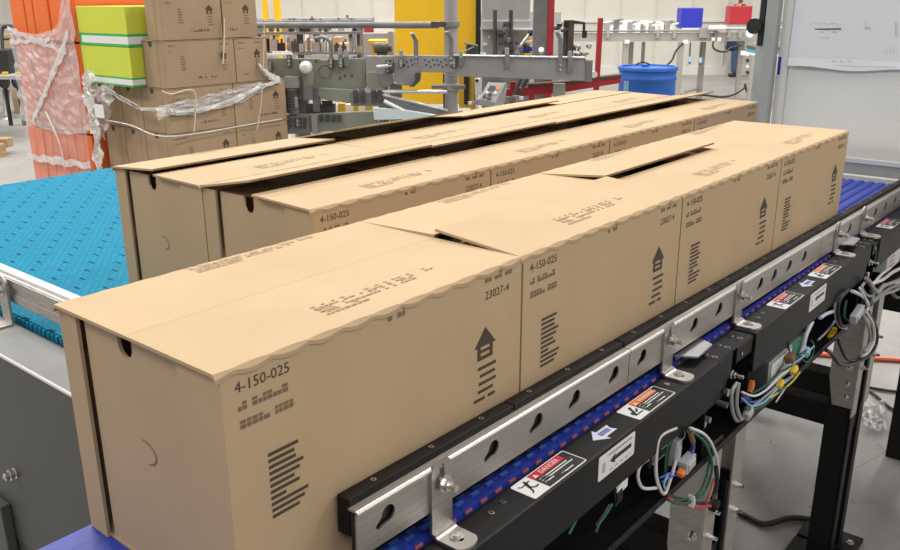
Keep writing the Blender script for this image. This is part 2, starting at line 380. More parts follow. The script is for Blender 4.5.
# ------------------------------------------------------------------ cartons
BL, BW, BH = 0.446, 0.2835, 0.274
def dashes(mb, o, ux, uy, n, size, m, lw=0.5):
    """a row of n broken printed marks, the illegible small print"""
    o = Vector(o); ux = Vector(ux); uy = Vector(uy); x = 0
    for i in range(n):
        w_ = size * random.uniform(0.35, 0.8); k = random.randint(0, 3)
        if k == 0: x += size * 0.6; continue
        mb.quad(o + ux * x, ux, uy, w_, size * lw, m)
        if k > 1: mb.quad(o + ux * x + uy * size * 0.62, ux, uy, w_, size * lw * 0.7, m)
        x += w_ + size * 0.15
def long_side_print(mb, o, ux, uy, L, H, ink, soft, sc=1.0):
    """marks on a long side: o is the lower left corner of the face, ux along, uy up"""
    o, ux, uy = Vector(o), Vector(ux), Vector(uy)
    P = lambda x, z: o + ux * x + uy * z
    mb.text('4-150-025', P(.014, H - .025), ux, uy, .0150 * sc, ink)
    dashes(mb, P(.016, H - .043), ux, uy, 13, .0085, soft)
    dashes(mb, P(.017, H - .061), ux, uy, 10, .0085, soft)
    z = H - .097
    for k in range(11):       # the rotated paragraph, seen as short strokes
        ln = (.036, .031, .032, .041, .036, .029, .035, .018, .045, .040, .033)[k]
        mb.quad(P(.044, z - .0035), ux, uy, ln, .0036, ink); z -= .0066
    dashes(mb, P(L - .074, H - .016), ux, uy, 8, .009, soft)
    mb.text('23027-4', P(L - .074, H - .037), ux, uy, .0145 * sc, ink)
    dashes(mb, P(L * .45, H - .015), ux, uy, 5, .011, soft)
    cx, cz = L - .073, H - .112       # house-shaped up arrow
    mb.poly([(-.021, .017), (.021, .017), (0, .041)], P(cx, cz), ux, uy, ink)
    mb.poly([(-.015, 0), (-.009, 0), (-.009, .017), (-.015, .017)], P(cx, cz), ux, uy, ink)
    mb.poly([(.009, 0), (.015, 0), (.015, .017), (.009, .017)], P(cx, cz), ux, uy, ink)
    mb.poly([(-.009, .0), (.009, .0), (.009, .005), (-.009, .005)], P(cx, cz), ux, uy, ink)
    mb.poly([(-.009, .009), (.009, .009), (.009, .013), (-.009, .013)], P(cx, cz), ux, uy, ink)
    z = cz - .0085
    for k in range(5):
        a, ln = ((-.014, .036), (-.010, .030), (-.012, .034), (-.014, .030), (-.022, .022))[k]
        mb.quad(P(cx + a, z - .0042), ux, uy, ln, .0042, ink)
        if k == 4: mb.quad(P(cx + .006, z - .0042), ux, uy, .014, .0042, ink)
        z -= .0102

def carton_body(L, W, H, m, ink, soft, near_strip=.036, right_strip=.066):
    t = .004; b = MB(); h = H - .0045
    x0, x1, y0, y1 = -L / 2, L / 2, -W / 2, W / 2
    b.box(x0, x1, y0, y0 + t, 0, h, m)                      # right long side
    b.box(x0, x1, y1 - t, y1, 0, h, m)
    b.box(x1 - t, x1, y0 + t, y1 - t, 0, h, m)              # far end
    b.box(x0 + t, x1 - t, y0 + t, y1 - t, 0, t, m)          # bottom
    b.box(x0, x0 + t, y0 + t, y0 + right_strip, 0, h, m)    # corner returns that lap the end panel
    b.box(x0, x0 + t, y1 - near_strip, y1 - t, 0, h, m)
    long_side_print(b, (x0, y0 - .0004, 0), X, Z, L, H, ink, soft)
    return b
def end_panel(L, W, H, m, near_strip=.036, right_strip=.066):
    b = MB(); a0 = -W / 2 + right_strip; a1 = W / 2 - near_strip - .008
    nx = -W / 2 + W * .575; h = H - .006
    notch = [(nx - .013, h)] + [(nx + .013 * math.cos(PI + PI * i / 10), h - .014 + .013 * math.sin(PI + PI * i / 10)) for i in range(11)] + [(nx + .013, h)]
    out = [(a0, .001), (a1, .001), (a1, h)] + notch[::-1] + [(a0, h)]
    b.prism(out, (-L / 2 + .0050, 0, 0), Y, Z, X, .004, m)
    # shallow finger-nail scores on the board
    for (cy, cz, r) in ((nx - .012, H * .52, .022),):
        pts = [(0, cy + r * math.cos(t), cz + r * .6 * math.sin(t)) for t in [PI * (.5 + .9 * i / 8) for i in range(9)]]
        b.tube([(-L / 2 + .0047, p[1], p[2]) for p in pts], .0007, K['card_edge'], 5)
    return b
def flap(L, W, side, m, seed, ink, text=True):
    """a major top flap hinged on its long outer edge; local y runs from the hinge inward"""
    r = random.Random(seed); b = MB(); n = 60; d = W / 2 - .0002; t = .0036; oh = .005
    vs = []; ph = r.uniform(0, 6)
    for i in range(n + 1):
        x = -L / 2 - oh * (1 if i < 1 else 1) + (L + oh * 1.2) * i / n
        if i == n: x = L / 2 - .001
        s_ = abs(math.sin(PI * x / .043 + ph)) ** .8
        ya = -.0006 - .0006 * s_; zl = -.0012 - .0048 * s_
        bow = .0012 * math.sin(PI * i / n)
        prof = [(ya + .002, zl), (ya, zl), (ya - .0002, t - .0008 - .0042 * s_), (ya + .0006 + .0030 * s_, t - .0002), (.006, t), (d * .5, t + bow), (d, t), (d, 0), (.006, 0), (ya + .003, -.001)]
        for (yy, zz) in prof: vs.append((x, yy * side, zz))
    q = 10; fs = []; ms = []
    for i in range(n):
        for k in range(q):
            a, c = i * q + k, i * q + (k + 1) % q
            fs.append((a, c, c + q, a + q) if side < 0 else (a, a + q, c + q, c))
    fs.append(list(range(q))[::-1] if side > 0 else list(range(q))); fs.append([n * q + k for k in range(q)])
    b.add(vs, fs, m)
    # cut inner edge shows the fluting
    b.add([(-L / 2 - oh + .001, (d + .0002) * side, .0003), (L / 2 - .002, (d + .0002) * side, .0003), (L / 2 - .002, (d + .0002) * side, t - .0003), (-L / 2 - oh + .001, (d + .0002) * side, t - .0003)], [(0, 1, 2, 3)], K['card_edge'])
    if text:
        zt = t + .0016
        random.seed(seed)
        y1 = .052 if side > 0 else .016
        for k, (xa, nn) in enumerate(((-.068, 26), (-.068, 22), (-.068, 8))):
            yy = (y1 - .010 * k) if side > 0 else -(y1 - .002 * k)
            dashes(b, (xa, yy if side > 0 else yy - .008 + .010 * (1 - k), zt), X, Y, nn, .0105, K['ink_top'], .30)
    return b
def inner_flap(L, W, m, end):
    b = MB(); b.box(min(end * L / 2, end * (L / 2 - .13)) + (.032 if end < 0 else 0), max(end * L / 2, end * (L / 2 - .13)) - (.005 if end > 0 else 0), -W / 2 + .006, W / 2 - .006, -.0035, 0, m)
    return b
# one prototype, then copies sharing the meshes of body, end panel and flaps
pb = {}
def carton_meshes():
    random.seed(3)
    pb['body'] = carton_body(BL, BW, BH, K['card'], K['ink'], K['ink_soft'])
    pb['panel'] = end_panel(BL, BW, BH, K['card'])
    pb['fr'] = flap(BL, BW, 1, K['card'], 11, K['ink_soft']); pb['fl'] = flap(BL, BW, -1, K['card'], 12, K['ink_soft'])
    pb['i0'] = inner_flap(BL, BW, K['card'], -1); pb['i1'] = inner_flap(BL, BW, K['card'], 1)
carton_meshes()
proto = None
def carton(x, y, zb, label, al, ar, rz=0.0, group=None, tw=(0, 0)):
    """x: near end, y: right side; al / ar: lift of the left and right flap in degrees"""
    global proto
    loc = Vector((x + BL / 2 + .002, y + BW / 2, zb))
    if proto is None:
        t = thing('cardboard_box', label, 'box', loc, rz, group)
        pb['body'].build('body', t, local=True)
        pb['panel'].build('end_panel', t, local=True)
        o = pb['fr'].build('top_flap', t, local=True, loc=(0, -BW / 2, BH - .004)); o['side'] = 0
        o = pb['fl'].build('top_flap', t, local=True, loc=(0, BW / 2, BH - .004)); o['side'] = 1
        pb['i0'].build('inner_flap', t, local=True, loc=(0, 0, BH - .012))
        pb['i1'].build('inner_flap', t, local=True, loc=(0, 0, BH - .012))
        proto = t
    else:
        t = copy_tree(proto); t.location = loc + Vector((0, 0, Z0)); t.rotation_euler = (0, 0, rz); props(t, label, 'box', group)
    for c in kids(t):
        if 'side' in c:
            c.rotation_euler = (math.radians(ar), math.radians(tw[0]), 0) if c['side'] == 0 else (-math.radians(al), math.radians(tw[1]), 0)
    return t
ZB = -.2755
G = 'cartons on the conveyors'
carton(0, 0, ZB, 'nearest cardboard box, front of the row against the black guide rail', 0, 0)
carton(.45, 0, ZB, 'second cardboard box of the front row along the guide rail', 1.6, 5.0)
carton(.90, 0, ZB, 'third cardboard box of the front row, long dark slit open in its top', 5.5, .4)
carton(1.35, 0, ZB, 'last cardboard box of the front row, just before the ribbed blue belt', 0, 0)
for i, (al, ar, lb) in enumerate(((11, 1.6, 'cardboard box leading the middle row, its lifted flap showing a dark gap'),
        (10, .8, 'second cardboard box of the middle row, its back flap lifted'),
        (9, .8, 'third cardboard box of the middle row'),
        (9, .6, 'last cardboard box of the middle row, nearest the grey cabinet post'))):
    carton(.451 + .45 * i, .392, ZB, lb, al, ar)
for i, (al, ar, lb) in enumerate(((4.5, .6, 'cardboard box leading the far row, at the open turquoise belt'),
        (11.5, 1.0, 'second cardboard box of the far row, wide dark gap along its top'),
        (6, 1.2, 'third cardboard box of the far row'),
        (1.5, .8, 'last cardboard box of the far row, in front of the blue drum'))):
    carton(.451 + .45 * i, .392 + .2865, ZB, lb, al, ar)
for o in list(bpy.data.objects):
    if 'side' in o: del o['side']

# ------------------------------------------------------------------ front conveyor (blue belt)
BX0, BX1 = -.35, 2.60
BZ = -.2755
t = thing('belt_conveyor', 'black framed conveyor with a blue ribbed belt under the front row of boxes', 'conveyor', (1.1, .13, FL))
b = MB()
b.box(BX0, BX1, -.030, .288, BZ - .022, BZ - .0008, K['bluebelt'])
y = .012
while y < .28:      # ribs running with the belt
    b.prism([(-.010, -.001), (.010, -.001), (.007, -.0006), (.004, -.0003), (-.004, -.0003), (-.007, -.0006)], (BX0, y, BZ), Y, Z, X, BX1 - BX0, K['bluebelt'])
    y += .03
# free part of the belt beyond the boxes: taller ribs
y = .0
while y < .28:
    b.prism([(-.013, -.002), (.013, -.002), (.010, .0025), (.006, .0042), (-.006, .0042), (-.010, .0025)], (1.83, y, BZ), Y, Z, X, BX1 - 1.83, K['bluebelt'])
    y += .031
x = BX0
while x < BX1 - .03:
    if x < 1.83:
        b.box(x, x + .013, -.0185, -.0145, BZ - .001, BZ + .0018, K['bluebelt_lt'])
        b.box(x + .012, x + .026, -.0085, -.0045, BZ - .001, BZ + .0018, K['bluebelt_lt'])
    b.box(x, x + .028, -.0275, -.021, BZ - .001, BZ + .0012, K['bluebelt'])
    b.box(x, x + .012, -.0318, -.0285, BZ - .0052, BZ - .0015, K['orangeclip'])
    x += .0295
b.build('belt', t)

CY, CZ = -.083, -.2785      # outer edge and top of the side covers
def cover_section(x0, x1, drop, lip=True):
    b = MB()
    b.box(x0, x1, CY + .002, -.0355, CZ - .003, CZ, K['cover'])
    b.box(x0, x1, CY, CY + .003, CZ - drop, CZ, K['cover'])
    if lip: b.box(x0, x1, CY, CY + .014, CZ - drop - .003, CZ - drop, K['cover'])
    return b
def screws(par, pts, r=.0042):
    for x, y in pts:
        s_ = MB(); s_.cyl((x, y, CZ), (x, y, CZ + .0016), r, K['zinc'], 10); s_.cyl((x, y, CZ + .0016), (x, y, CZ + .0018), r * .45, K['black'], 6)
        s_.build('screw', par)

def person_falling(mb, o, ux, uy, s):
    o = Vector(o); ux = Vector(ux); uy = Vector(uy)
    def L(p, q, w_):
        p, q = Vector(p), Vector(q); d = (q - p).normalized(); n_ = Vector((-d.y, d.x)) * w_ / 2
        mb.poly([tuple(p - n_), tuple(q - n_), tuple(q + n_), tuple(p + n_)], o, ux * s, uy * s, K['blk_ink'])
    mb.poly(circ(.62, .86, .075), o, ux * s, uy * s, K['blk_ink'])
    L((.58, .78), (.45, .46), .15); L((.56, .74), (.86, .80), .07); L((.56, .74), (.20, .72), .07); L((.20, .72), (.10, .84), .07)
    L((.45, .48), (.70, .30), .09); L((.70, .30), (.92, .34), .08); L((.45, .48), (.34, .20), .09); L((.34, .20), (.20, .12), .08)
def hand_in_rollers(mb, o, ux, uy, s):
    o = Vector(o); ux = Vector(ux); uy = Vector(uy)
    def Q(pts): mb.poly(pts, o, ux * s, uy * s, K['blk_ink'])
    Q(circ(.28, .34, .16)); Q([(.15, .12), (.92, .12), (.92, .20), (.15, .20)]); Q([(.36, .44), (.60, .86), (.74, .80), (.50, .36)])
    Q([(.55, .36), (.86, .58), (.92, .48), (.62, .28)]); Q(circ(.70, .80, .09))
def safety_label(par, x0, x1, head, word, pict, name, lb):
    """a top-face label: white border, coloured header, black text block, pictogram at the low-x end"""
    b = MB(); z = CZ + .0004; y0, y1 = -.0785, -.0395
    H = y1 - y0; W_ = x1 - x0
    b.prism(rrect(0, W_, 0, H, .003), (x0, y0, z - .0004), X, Y, Z, .0006, K['sticker'])
    z += .0004
    pw = W_ * .285
    b.quad((x0 + pw, y0 + .0016, z), X, Y, W_ - pw - .002, H - .0036, K['blk_ink'])
    b.quad((x0 + pw, y1 - .0018 - H * .31, z + .00012), X, Y, W_ - pw - .002 - (W_ * .12), H * .31, head)
    z2 = z + .0003
    b.poly([(0, 0), (.008, 0), (.004, .0075)], (x0 + pw + .004, y1 - .0018 - H * .27, z2), X, Y, K['sticker'])
    b.text(word, (x0 + pw + .019, y1 - .0018 - H * .255, z2), X, Y, .0105, K['sticker'])
    for k, (a, ln) in enumerate(((.04, .52), (.04, .58), (.04, .16), (.30, .22))):
        b.quad((x0 + pw + a * W_, y0 + H * (.50 - .115 * k), z2), X, Y, ln * W_, H * .045, K['sticker'])
        b.quad((x0 + pw + (a + .01) * W_, y0 + H * (.50 - .115 * k) - H * .0, z2), X, Y, ln * W_ * .2, H * .06, K['sticker'])
    pict(b, (x0 + .003, y0 + .006, z2), X, Y, pw * .86)
    return props(b.build(name, par), lb)
def arrow_label(par, x0, x1, y, lb):
    b = MB(); z = CZ + .0004; W_ = x1 - x0
    out = [(0, 0), (W_ * .42, .0155), (W_ * .42, .0085), (W_, .0085), (W_ * .92, 0), (W_, -.0085), (W_ * .42, -.0085), (W_ * .42, -.0155)]
    b.prism(out, (x0, y, z - .0004), X, Y, Z, .0006, K['lav'])
    for k in range(5): b.quad((x0 + W_ * (.36 + .10 * k), y - .0042, z + .0005), X, Y, W_ * .07, .0085, K['violet_ink'])
    return props(b.build('arrow_sticker', par), lb)
def side_arrow(par, x0, x1, z0, z1, lb):
    b = MB(); y = CY - .0006; W_ = x1 - x0; H = z1 - z0
    b.prism(rrect(0, W_, 0, H, .003), (x0, y, z0), X, Z, Y, .0006, K['sticker'])
    y -= .0003
    cz = H * .52
    b.poly([(W_ * .30, cz), (W_ * .44, cz + .0075), (W_ * .44, cz + .0033), (W_ * .90, cz + .0033), (W_ * .90, cz - .0033), (W_ * .44, cz - .0033), (W_ * .44, cz - .0075)], (x0, y, z0), X, Z, K['blk_ink'])
    for k in range(14):
        b.quad((x0 + W_ * (.26 + .047 * k), y, z0 + H * .80), X, Z, W_ * .03, .0022, K['blk_ink'])
        if k % 3: b.quad((x0 + W_ * (.26 + .047 * k), y, z0 + H * .14), X, Z, W_ * .03, .0016, K['blk_ink'])
    for k in range(3): b.quad((x0 + W_ * .10 + .003 * k, y, z0 + H * .25), X, Z, .0016, H * .4, K['grey_c'])
    return props(b.build('direction_sticker', par), lb)

c1 = cover_section(-.35, .905, .074).build('side_cover', t, bevel=.0012)
safety_label(c1, .376, .496, K['red_ink'], 'DANGER', person_falling, 'safety_label', 'red DANGER label with a falling figure')
arrow_label(c1, .546, .597, -.0575, 'pale lavender arrow sticker')
safety_label(c1, .641, .757, K['orange_ink'], 'WARNING', hand_in_rollers, 'safety_label', 'orange WARNING label with a hand pictogram')
side_arrow(c1, .519, .619, CZ - .043, CZ - .006, 'white sticker with a black arrow')
screws(c1, [(.318, -.055), (.345, -.052), (.775, -.055), (.800, -.052)])
c2 = cover_section(1.075, 1.785, .074).build('side_cover', t, bevel=.0012)
safety_label(c2, 1.235, 1.345, K['red_ink'], 'DANGER', person_falling, 'safety_label', 'red DANGER label with a falling figure')
arrow_label(c2, 1.395, 1.450, -.0575, 'pale lavender arrow sticker')
safety_label(c2, 1.480, 1.595, K['orange_ink'], 'WARNING', hand_in_rollers, 'safety_label', 'orange WARNING label with a hand pictogram')
side_arrow(c2, 1.372, 1.474, CZ - .045, CZ - .006, 'white sticker with a black arrow')
screws(c2, [(1.155, -.055), (1.185, -.052), (1.62, -.055)])
c3 = cover_section(1.90, 2.62, .074).build('side_cover', t, bevel=.0012)
safety_label(c3, 2.02, 2.135, K['red_ink'], 'DANGER', person_falling, 'safety_label', 'red DANGER label with a falling figure')
for (xa, xb) in ((.905, 1.075), (1.785, 1.90)):     # bridging plates between the covers
    j = MB(); m1 = xa + (xb - xa) * .42
    j.box(xa + .001, xb - .001, CY + .006, -.0355, CZ - .006, CZ - .003, K['black'])
    j.box(xa + .002, m1, CY + .003, CY + .006, CZ - .050, CZ - .004, K['black'])
    j.box(m1 + .022, xb - .004, CY + .004, CY + .007, CZ - .034, CZ - .004, K['black'])
    j.cyl((m1 - .035, CY + .006, CZ - .055), (m1 - .035, CY + .010, CZ - .055), .028, K['black'], 18)
    jo = j.build('joint_plate', t, bevel=.001)
    for k in range(3):
        for yy in (-.050, -.066):
            s_ = MB(); xx = xa + (xb - xa) * (.15 + .32 * k)
            s_.cyl((xx, yy, CZ - .003), (xx, yy, CZ - .0012), .0055, K['zinc'], 12); s_.cyl((xx, yy, CZ - .0012), (xx, yy, CZ - .0009), .0028, K['black'], 8)
            s_.build('screw', jo)
    s_ = MB(); hexbolt(s_, (m1 + .005, CY + .004, CZ - .048), (0, -1, 0), .006, .006, .014); s_.build('bolt', jo)
    s_ = MB(); s_.cyl((m1 - .02, CY + .003, CZ - .072), (m1 - .02, CY - .004, CZ - .072), .007, K['zinc'], 12); s_.build('bolt', jo)
    s_ = MB(); s_.cyl((m1 + .04, CY + .003, CZ - .020), (m1 + .04, CY + .001, CZ - .020), .003, K['zinc'], 8); s_.build('screw', jo)

tr = MB()       # raceway under the covers
tr.box(-.35, 2.62, -.004, 0, -.46, -.30, K['black'])
tr.box(-.35, 2.62, CY + .002, 0, -.462, -.459, K['black'])
tr.box(-.35, 2.62, CY, CY + .003, -.462, -.449, K['black'])
tr.box(-.35, 2.62, -.004, .288, -.34, -.30, K['black'])
for xx in (.89, 1.08, 1.79, 1.9): tr.box(xx, xx + .003, CY + .008, -.004, -.459, -.30, K['black'])
tr.build('cable_raceway', t)
fb = MB(); fb.box(-.35, 2.62, .289, .294, -.46, -.285, K['black']); fb.build('back_frame', t)
for xx in (.925, .945, 1.02, 1.84, 1.87):
    rb = MB(); hexbolt(rb, (xx, -.006, random.uniform(-.37, -.36)), (0, -1, 0), .009, .008, .035)
    rb.cyl((xx + .01, -.005, -.41), (xx + .01, -.06, -.412), .006, K['alu'], 10); rb.build('stud', t)

# supports
def support(xc, side_plate=True):
    for (dx, nm) in ((-.058, 0), (.058, 1)):
        p = MB()
        p.box(xc + dx - .004, xc + dx + .004, -.062, .002, FL + .012, -.58, K['black'])
        p.box(xc + dx - .004 - (.0 if dx < 0 else .03), xc + dx + .004 + (.03 if dx < 0 else 0), -.066, -.058, FL + .012, -.58, K['black'])
        o = p.build('leg', t, bevel=.001)
        q = MB()
        s = -1 if dx < 0 else 1
        xx = xc + dx + s * .005
        q.prism([(-.070, -.78), (-.012, -.78), (.004, -.70), (.004, -.455), (-.07, -.455), (-.07, -.6)], (xx, 0, 0), Y, Z, X * s, .004, K['steel'])
        for zz in (-.66, -.71, -.75): hexbolt(q, (xx + s * .004, -.045, zz), (s, 0, 0), .007, .006, .008)
        q.prism([(-.026, -.80), (.020, -.80), (.026, -.455), (-.026, -.455)], (xc + dx, -.067, 0), X, Z, Y * -1, .004, K['steel'])
        for zz in (-.60, -.655): hexbolt(q, (xc + dx, -.071, zz), (0, -1, 0), .007, .006, .010)
        q.build('adjuster_plate', o)
        fp = MB(); fp.box(xc + dx - .05, xc + dx + .05, -.115, .05, FL + .0, FL + .012, K['black']); hexbolt(fp, (xc + dx, -.09, FL + .012), (0, 0, 1), .008, .006)
        fp.build('foot_plate', o)
    for zz in (-.745, -.835):
        c = MB(); c.box(xc - .03, xc + .03, -.06, .288, zz - .032, zz + .032, K['black']); c.build('cross_bar', t)
for xc in (1.03, 2.02): support(xc)

# guide rail on its brackets, in sections
KH = [.168, .351, .446, .538, .645, .731, .916, 1.019, 1.215, 1.29, 1.376, 1.47, 1.571, 1.70, 1.80, 1.93, 2.03, 2.13, 2.23, 2.33, 2.43]
RY = -.0325
def keyhole(cx, cz):
    r = .0098; a0, a1 = math.radians(178), math.radians(262)
    pts = [(cx + r * math.cos(a), cz + r * math.sin(a)) for a in [a1 + (2 * PI - (a1 - a0)) * i / 14 for i in range(15)]]
    tail = [(cx - .0150, cz - .0045), (cx - .0185, cz - .0070), (cx - .0180, cz - .0115), (cx - .0135, cz - .0130), (cx - .0105, cz - .0115)]
    return pts + tail
for si, (x0, x1, lb) in enumerate(((.122, .6845, 'nearest length of stainless guide rail with a black wear strip and keyhole slots'),
                                   (.6865, 1.575, 'middle length of stainless guide rail beside the third front box'),
                                   (1.577, 2.60, 'farthest length of stainless guide rail beyond the last front box'))):
    g = thing('guide_rail', lb, 'guide rail', ((x0 + x1) / 2, RY, -.25))
    r_ = MB(); holes = [keyhole(k, -.2105) for k in KH if x0 + .025 < k < x1 - .012]
    sheet(r_, [(x0, -.2455), (x1, -.2455), (x1, -.192), (x0, -.192)], holes, (0, RY, 0), X, Z, Y * -1, .0025, K['steel'])
    # rounded top return and bottom return
    prof = [(RY - .0025, -.192), (RY - .0022, -.1895), (RY - .0008, -.1878), (RY + .001, -.187), (RY + .012, -.187), (RY + .012, -.1895), (RY + .002, -.1895), (RY, -.192)]
    r_.prism([(a, c) for a, c in prof], (x0, 0, 0), Y, Z, X, x1 - x0, K['steel'])
    r_.box(x0, x1, RY, RY + .010, -.2455, -.243, K['steel'])
    r_.build('rail', g)
    bk = MB(); bk.box(x0 + .002, x1, RY + .006, RY + .010, -.243, -.19, K['dark']); bk.build('backing_strip', g)
    xs = [x0] + [q for q in (.407, 1.043, 1.36, 1.9, 2.25) if x0 < q < x1] + [x1]
    for k in range(len(xs) - 1):
        ws = MB(); ws.box(xs[k] + .0008, xs[k + 1] - .0008, -.0215, -.0035, -.222, -.1785, K['wear'])
        wo = ws.build('wear_strip', g, bevel=.0012)
        xx = xs[k] + .045
        while xx < xs[k + 1] - .02:
            sc = MB(); sc.cyl((xx, -.0125, -.1785), (xx, -.0125, -.1775), .0034, K['zinc'], 10); sc.cyl((xx, -.0125, -.1775), (xx, -.0125, -.1773), .0016, K['black'], 6)
            sc.build('screw', wo); xx += .092
    g.rotation_euler.y = .0155; g.location.z -= .0155 * ((x0 + x1) / 2 - .15)
def bracket(par_group, xc, lb):
    dz = -.0085 - .013 * (xc - .24)
    br = thing('rail_bracket', lb, 'bracket', (xc, -.05, CZ), 0, par_group)
    p = MB(); w_ = .0175; y = RY - .0028
    out = [(-w_ + xc, CZ + .006), (w_ + xc, CZ + .006)] + [(xc + w_ * math.cos(a), -.190 + dz + w_ * math.sin(a)) for a in [PI * i / 12 for i in range(13)]]
    sheet(p, out, [slot((xc, -.197 + dz), (xc, -.184 + dz), .0042)], (0, y - .001, 0), X, Z, Y * -1, .004, K['steel'])
    # bend and foot
    prof = [(y - .001, CZ + .008), (y - .005, CZ + .008), (y - .006, CZ + .0055), (y - .009, CZ + .0045), (y - .012, CZ + .0045), (y - .012, CZ + .0003), (y - .007, CZ + .0003), (y - .003, CZ + .002)]
    p.prism(prof, (xc - w_, 0, 0), Y, Z, X, 2 * w_, K['steel'])
    foot = [(xc - w_, y - .012)] + [(xc + w_ * math.cos(a), y - .034 + w_ * .62 * math.sin(a)) for a in [PI + PI * i / 12 for i in range(13)]] + [(xc + w_, y - .012)]
    sheet(p, foot, [slot((xc, -.062), (xc, -.052), .0045)], (0, 0, CZ + .0045), X, Y, Z, .0042, K['steel'])
    p.build('plate', br)
    q = MB(); hexbolt(q, (xc, y - .005, -.203 + dz), (0, -1, 0), .0075, .006, .010); q.build('bolt', br)
    q = MB(); hexbolt(q, (xc, -.057, CZ + .0046), (0, 0, 1), .0055, .003); q.build('foot_bolt', br)
for xc, lb in ((.251, 'L-shaped stainless bracket nearest the camera on the guide rail'), (.812, 'second L-shaped rail bracket, just past the orange warning label'),
               (1.100, 'L-shaped rail bracket ahead of the farther red danger label'), (1.690, 'L-shaped rail bracket past the farther orange warning label'), (1.905, 'farthest L-shaped rail bracket, at the right edge of the picture')):
    bracket('rail brackets', xc, lb)
for xc, lb in ((.905, 'grey plate wedge under the rail by the second bracket'), (1.775, 'grey plate wedge under the rail by the fourth bracket')):
    q = MB(); q.prism([(0, 0), (.100, 0), (.085, -.030), (.020, -.034)], (xc - .05, -.026, BZ + .010), X, Y, Z, .003, K['alu'])
    q.box(xc - .045, xc + .045, -.029, -.026, BZ + .002, BZ + .013, K['alu'])
    props(q.build('transfer_plate'), lb, 'plate', 'grey transfer plates')

# ------------------------------------------------------------------ wiring in the raceway
def W(u, v, y=-.078): return aty(u, v, y)
def bundle(name, label, items, loc):
    g = thing(name, label, 'cables', loc)
    for nm, pts, r, m in items:
        c = MB(); c.tube(pts, r, m, 8); c.build(nm, g, smooth=True)
    return g
Wp = lambda pts, y=-.078, dy=0: [aty(u, v, y + dy * i) for i, (u, v) in enumerate(pts)]
g = bundle('wire_loom', 'coil of green, white and black wires hanging below the nearest side cover', [
    ('wire', Wp([(676, 428), (660, 437), (656, 460), (657, 480), (664, 494), (670, 480), (676, 460)], -.082), .0028, K['white_w']),
    ('wire', Wp([(690, 428), (706, 436), (716, 455), (718, 475), (716, 490)], -.088), .0028, K['white_w']),
    ('wire', Wp([(688, 429), (704, 442), (712, 465), (706, 490), (695, 500), (680, 504), (668, 500)], -.092), .0024, K['green_w']),
    ('wire', Wp([(690, 430), (708, 446), (708, 470), (700, 492), (688, 499), (672, 500)], -.087), .0024, K['green_w']),
    ('wire', Wp([(684, 430), (672, 440), (667, 460), (668, 478), (676, 468), (688, 455), (692, 440), (686, 430)], -.076), .0022, K['black_w']),
    ('wire', Wp([(680, 431), (668, 446), (665, 470), (666, 480)], -.080), .0020, K['green_w']),
    ('wire', Wp([(668, 498), (680, 503), (695, 507), (706, 506), (716, 506)], -.086), .0030, K['red_w']),
    ('wire', Wp([(666, 495), (684, 500), (700, 503), (718, 504)], -.083), .0030, K['black_w']),
    ('wire', Wp([(706, 505), (708, 497), (711, 488), (714, 478)], -.089), .0020, K['red_w']),
    ('wire', Wp([(648, 459), (640, 466), (638, 478), (643, 488), (656, 488)], -.080), .0026, K['white_w']),
    ('wire', Wp([(692, 436), (694, 448), (690, 458)], -.090), .0020, K['blue_w']),
    ('wire', Wp([(690, 432), (693, 442)], -.091), .0042, K['brown_w']),
    ('wire', Wp([(660, 478), (668, 474), (678, 471)], -.082), .0018, K['blue_w']),
    ('wire', Wp([(662, 482), (670, 477), (680, 473)], -.084), .0018, K['blue_w']),
    ('wire', Wp([(668, 474), (664, 484), (666, 490)], -.086), .0018, K['teal_w']),
    ('wire', Wp([(716, 467), (717, 480), (715, 492), (712, 500)], -.090), .0042, K['black_w']),
], W(690, 470))
def block(par, nm, u, v, y, w_, h_, d_, m, tilt=0.0):
    c = MB(); p = aty(u, v, y); a = math.radians(tilt)
    ax = Vector((math.cos(a), 0, math.sin(a))); az = Vector((-math.sin(a), 0, math.cos(a)))
    c.obox(p, ax * w_ / 2, Y * d_ / 2, az * h_ / 2, m)
    c.obox(p - Y * d_ / 2, ax * w_ * .36, Y * .002, az * h_ * .30, m)
    return c.build(nm, par, bevel=.0012)
block(g, 'connector', 687, 463, -.088, .034, .022, .016, K['grey_c'], 8)
block(g, 'connector', 675, 452, -.074, .020, .044, .012, K['grey_c'], -6)
block(g, 'connector', 681, 473, -.090, .012, .010, .010, K['orange_w'], 25)
block(g, 'splice', 714, 505, -.088, .022, .014, .014, K['black'], 5)
block(g, 'cable_tie', 691, 501, -.092, .003, .022, .012, K['white'], 0)

g = bundle('wire_loom', 'short green wire dropping from a black clip below the danger label', [
    ('wire', Wp([(612, 504), (606, 514), (599, 524), (596, 532)], -.079), .0022, K['green_w']),
    ('wire', Wp([(576, 520), (572, 528), (569, 534)], -.079), .0022, K['green_w']),
    ('wire', Wp([(610, 505), (604, 515), (597, 525)], -.076), .0018, K['white_w'])], W(605, 515))
block(g, 'clip', 616, 494, -.075, .022, .030, .010, K['black'], 10)
c = MB(); c.prism([(0, 0), (.030, .004), (.030, .018), (.014, .030), (.010, .018), (0, .012)], aty(617, 497, -.081), X, Z, Y, .003, K['sticker']); c.build('tag', g)

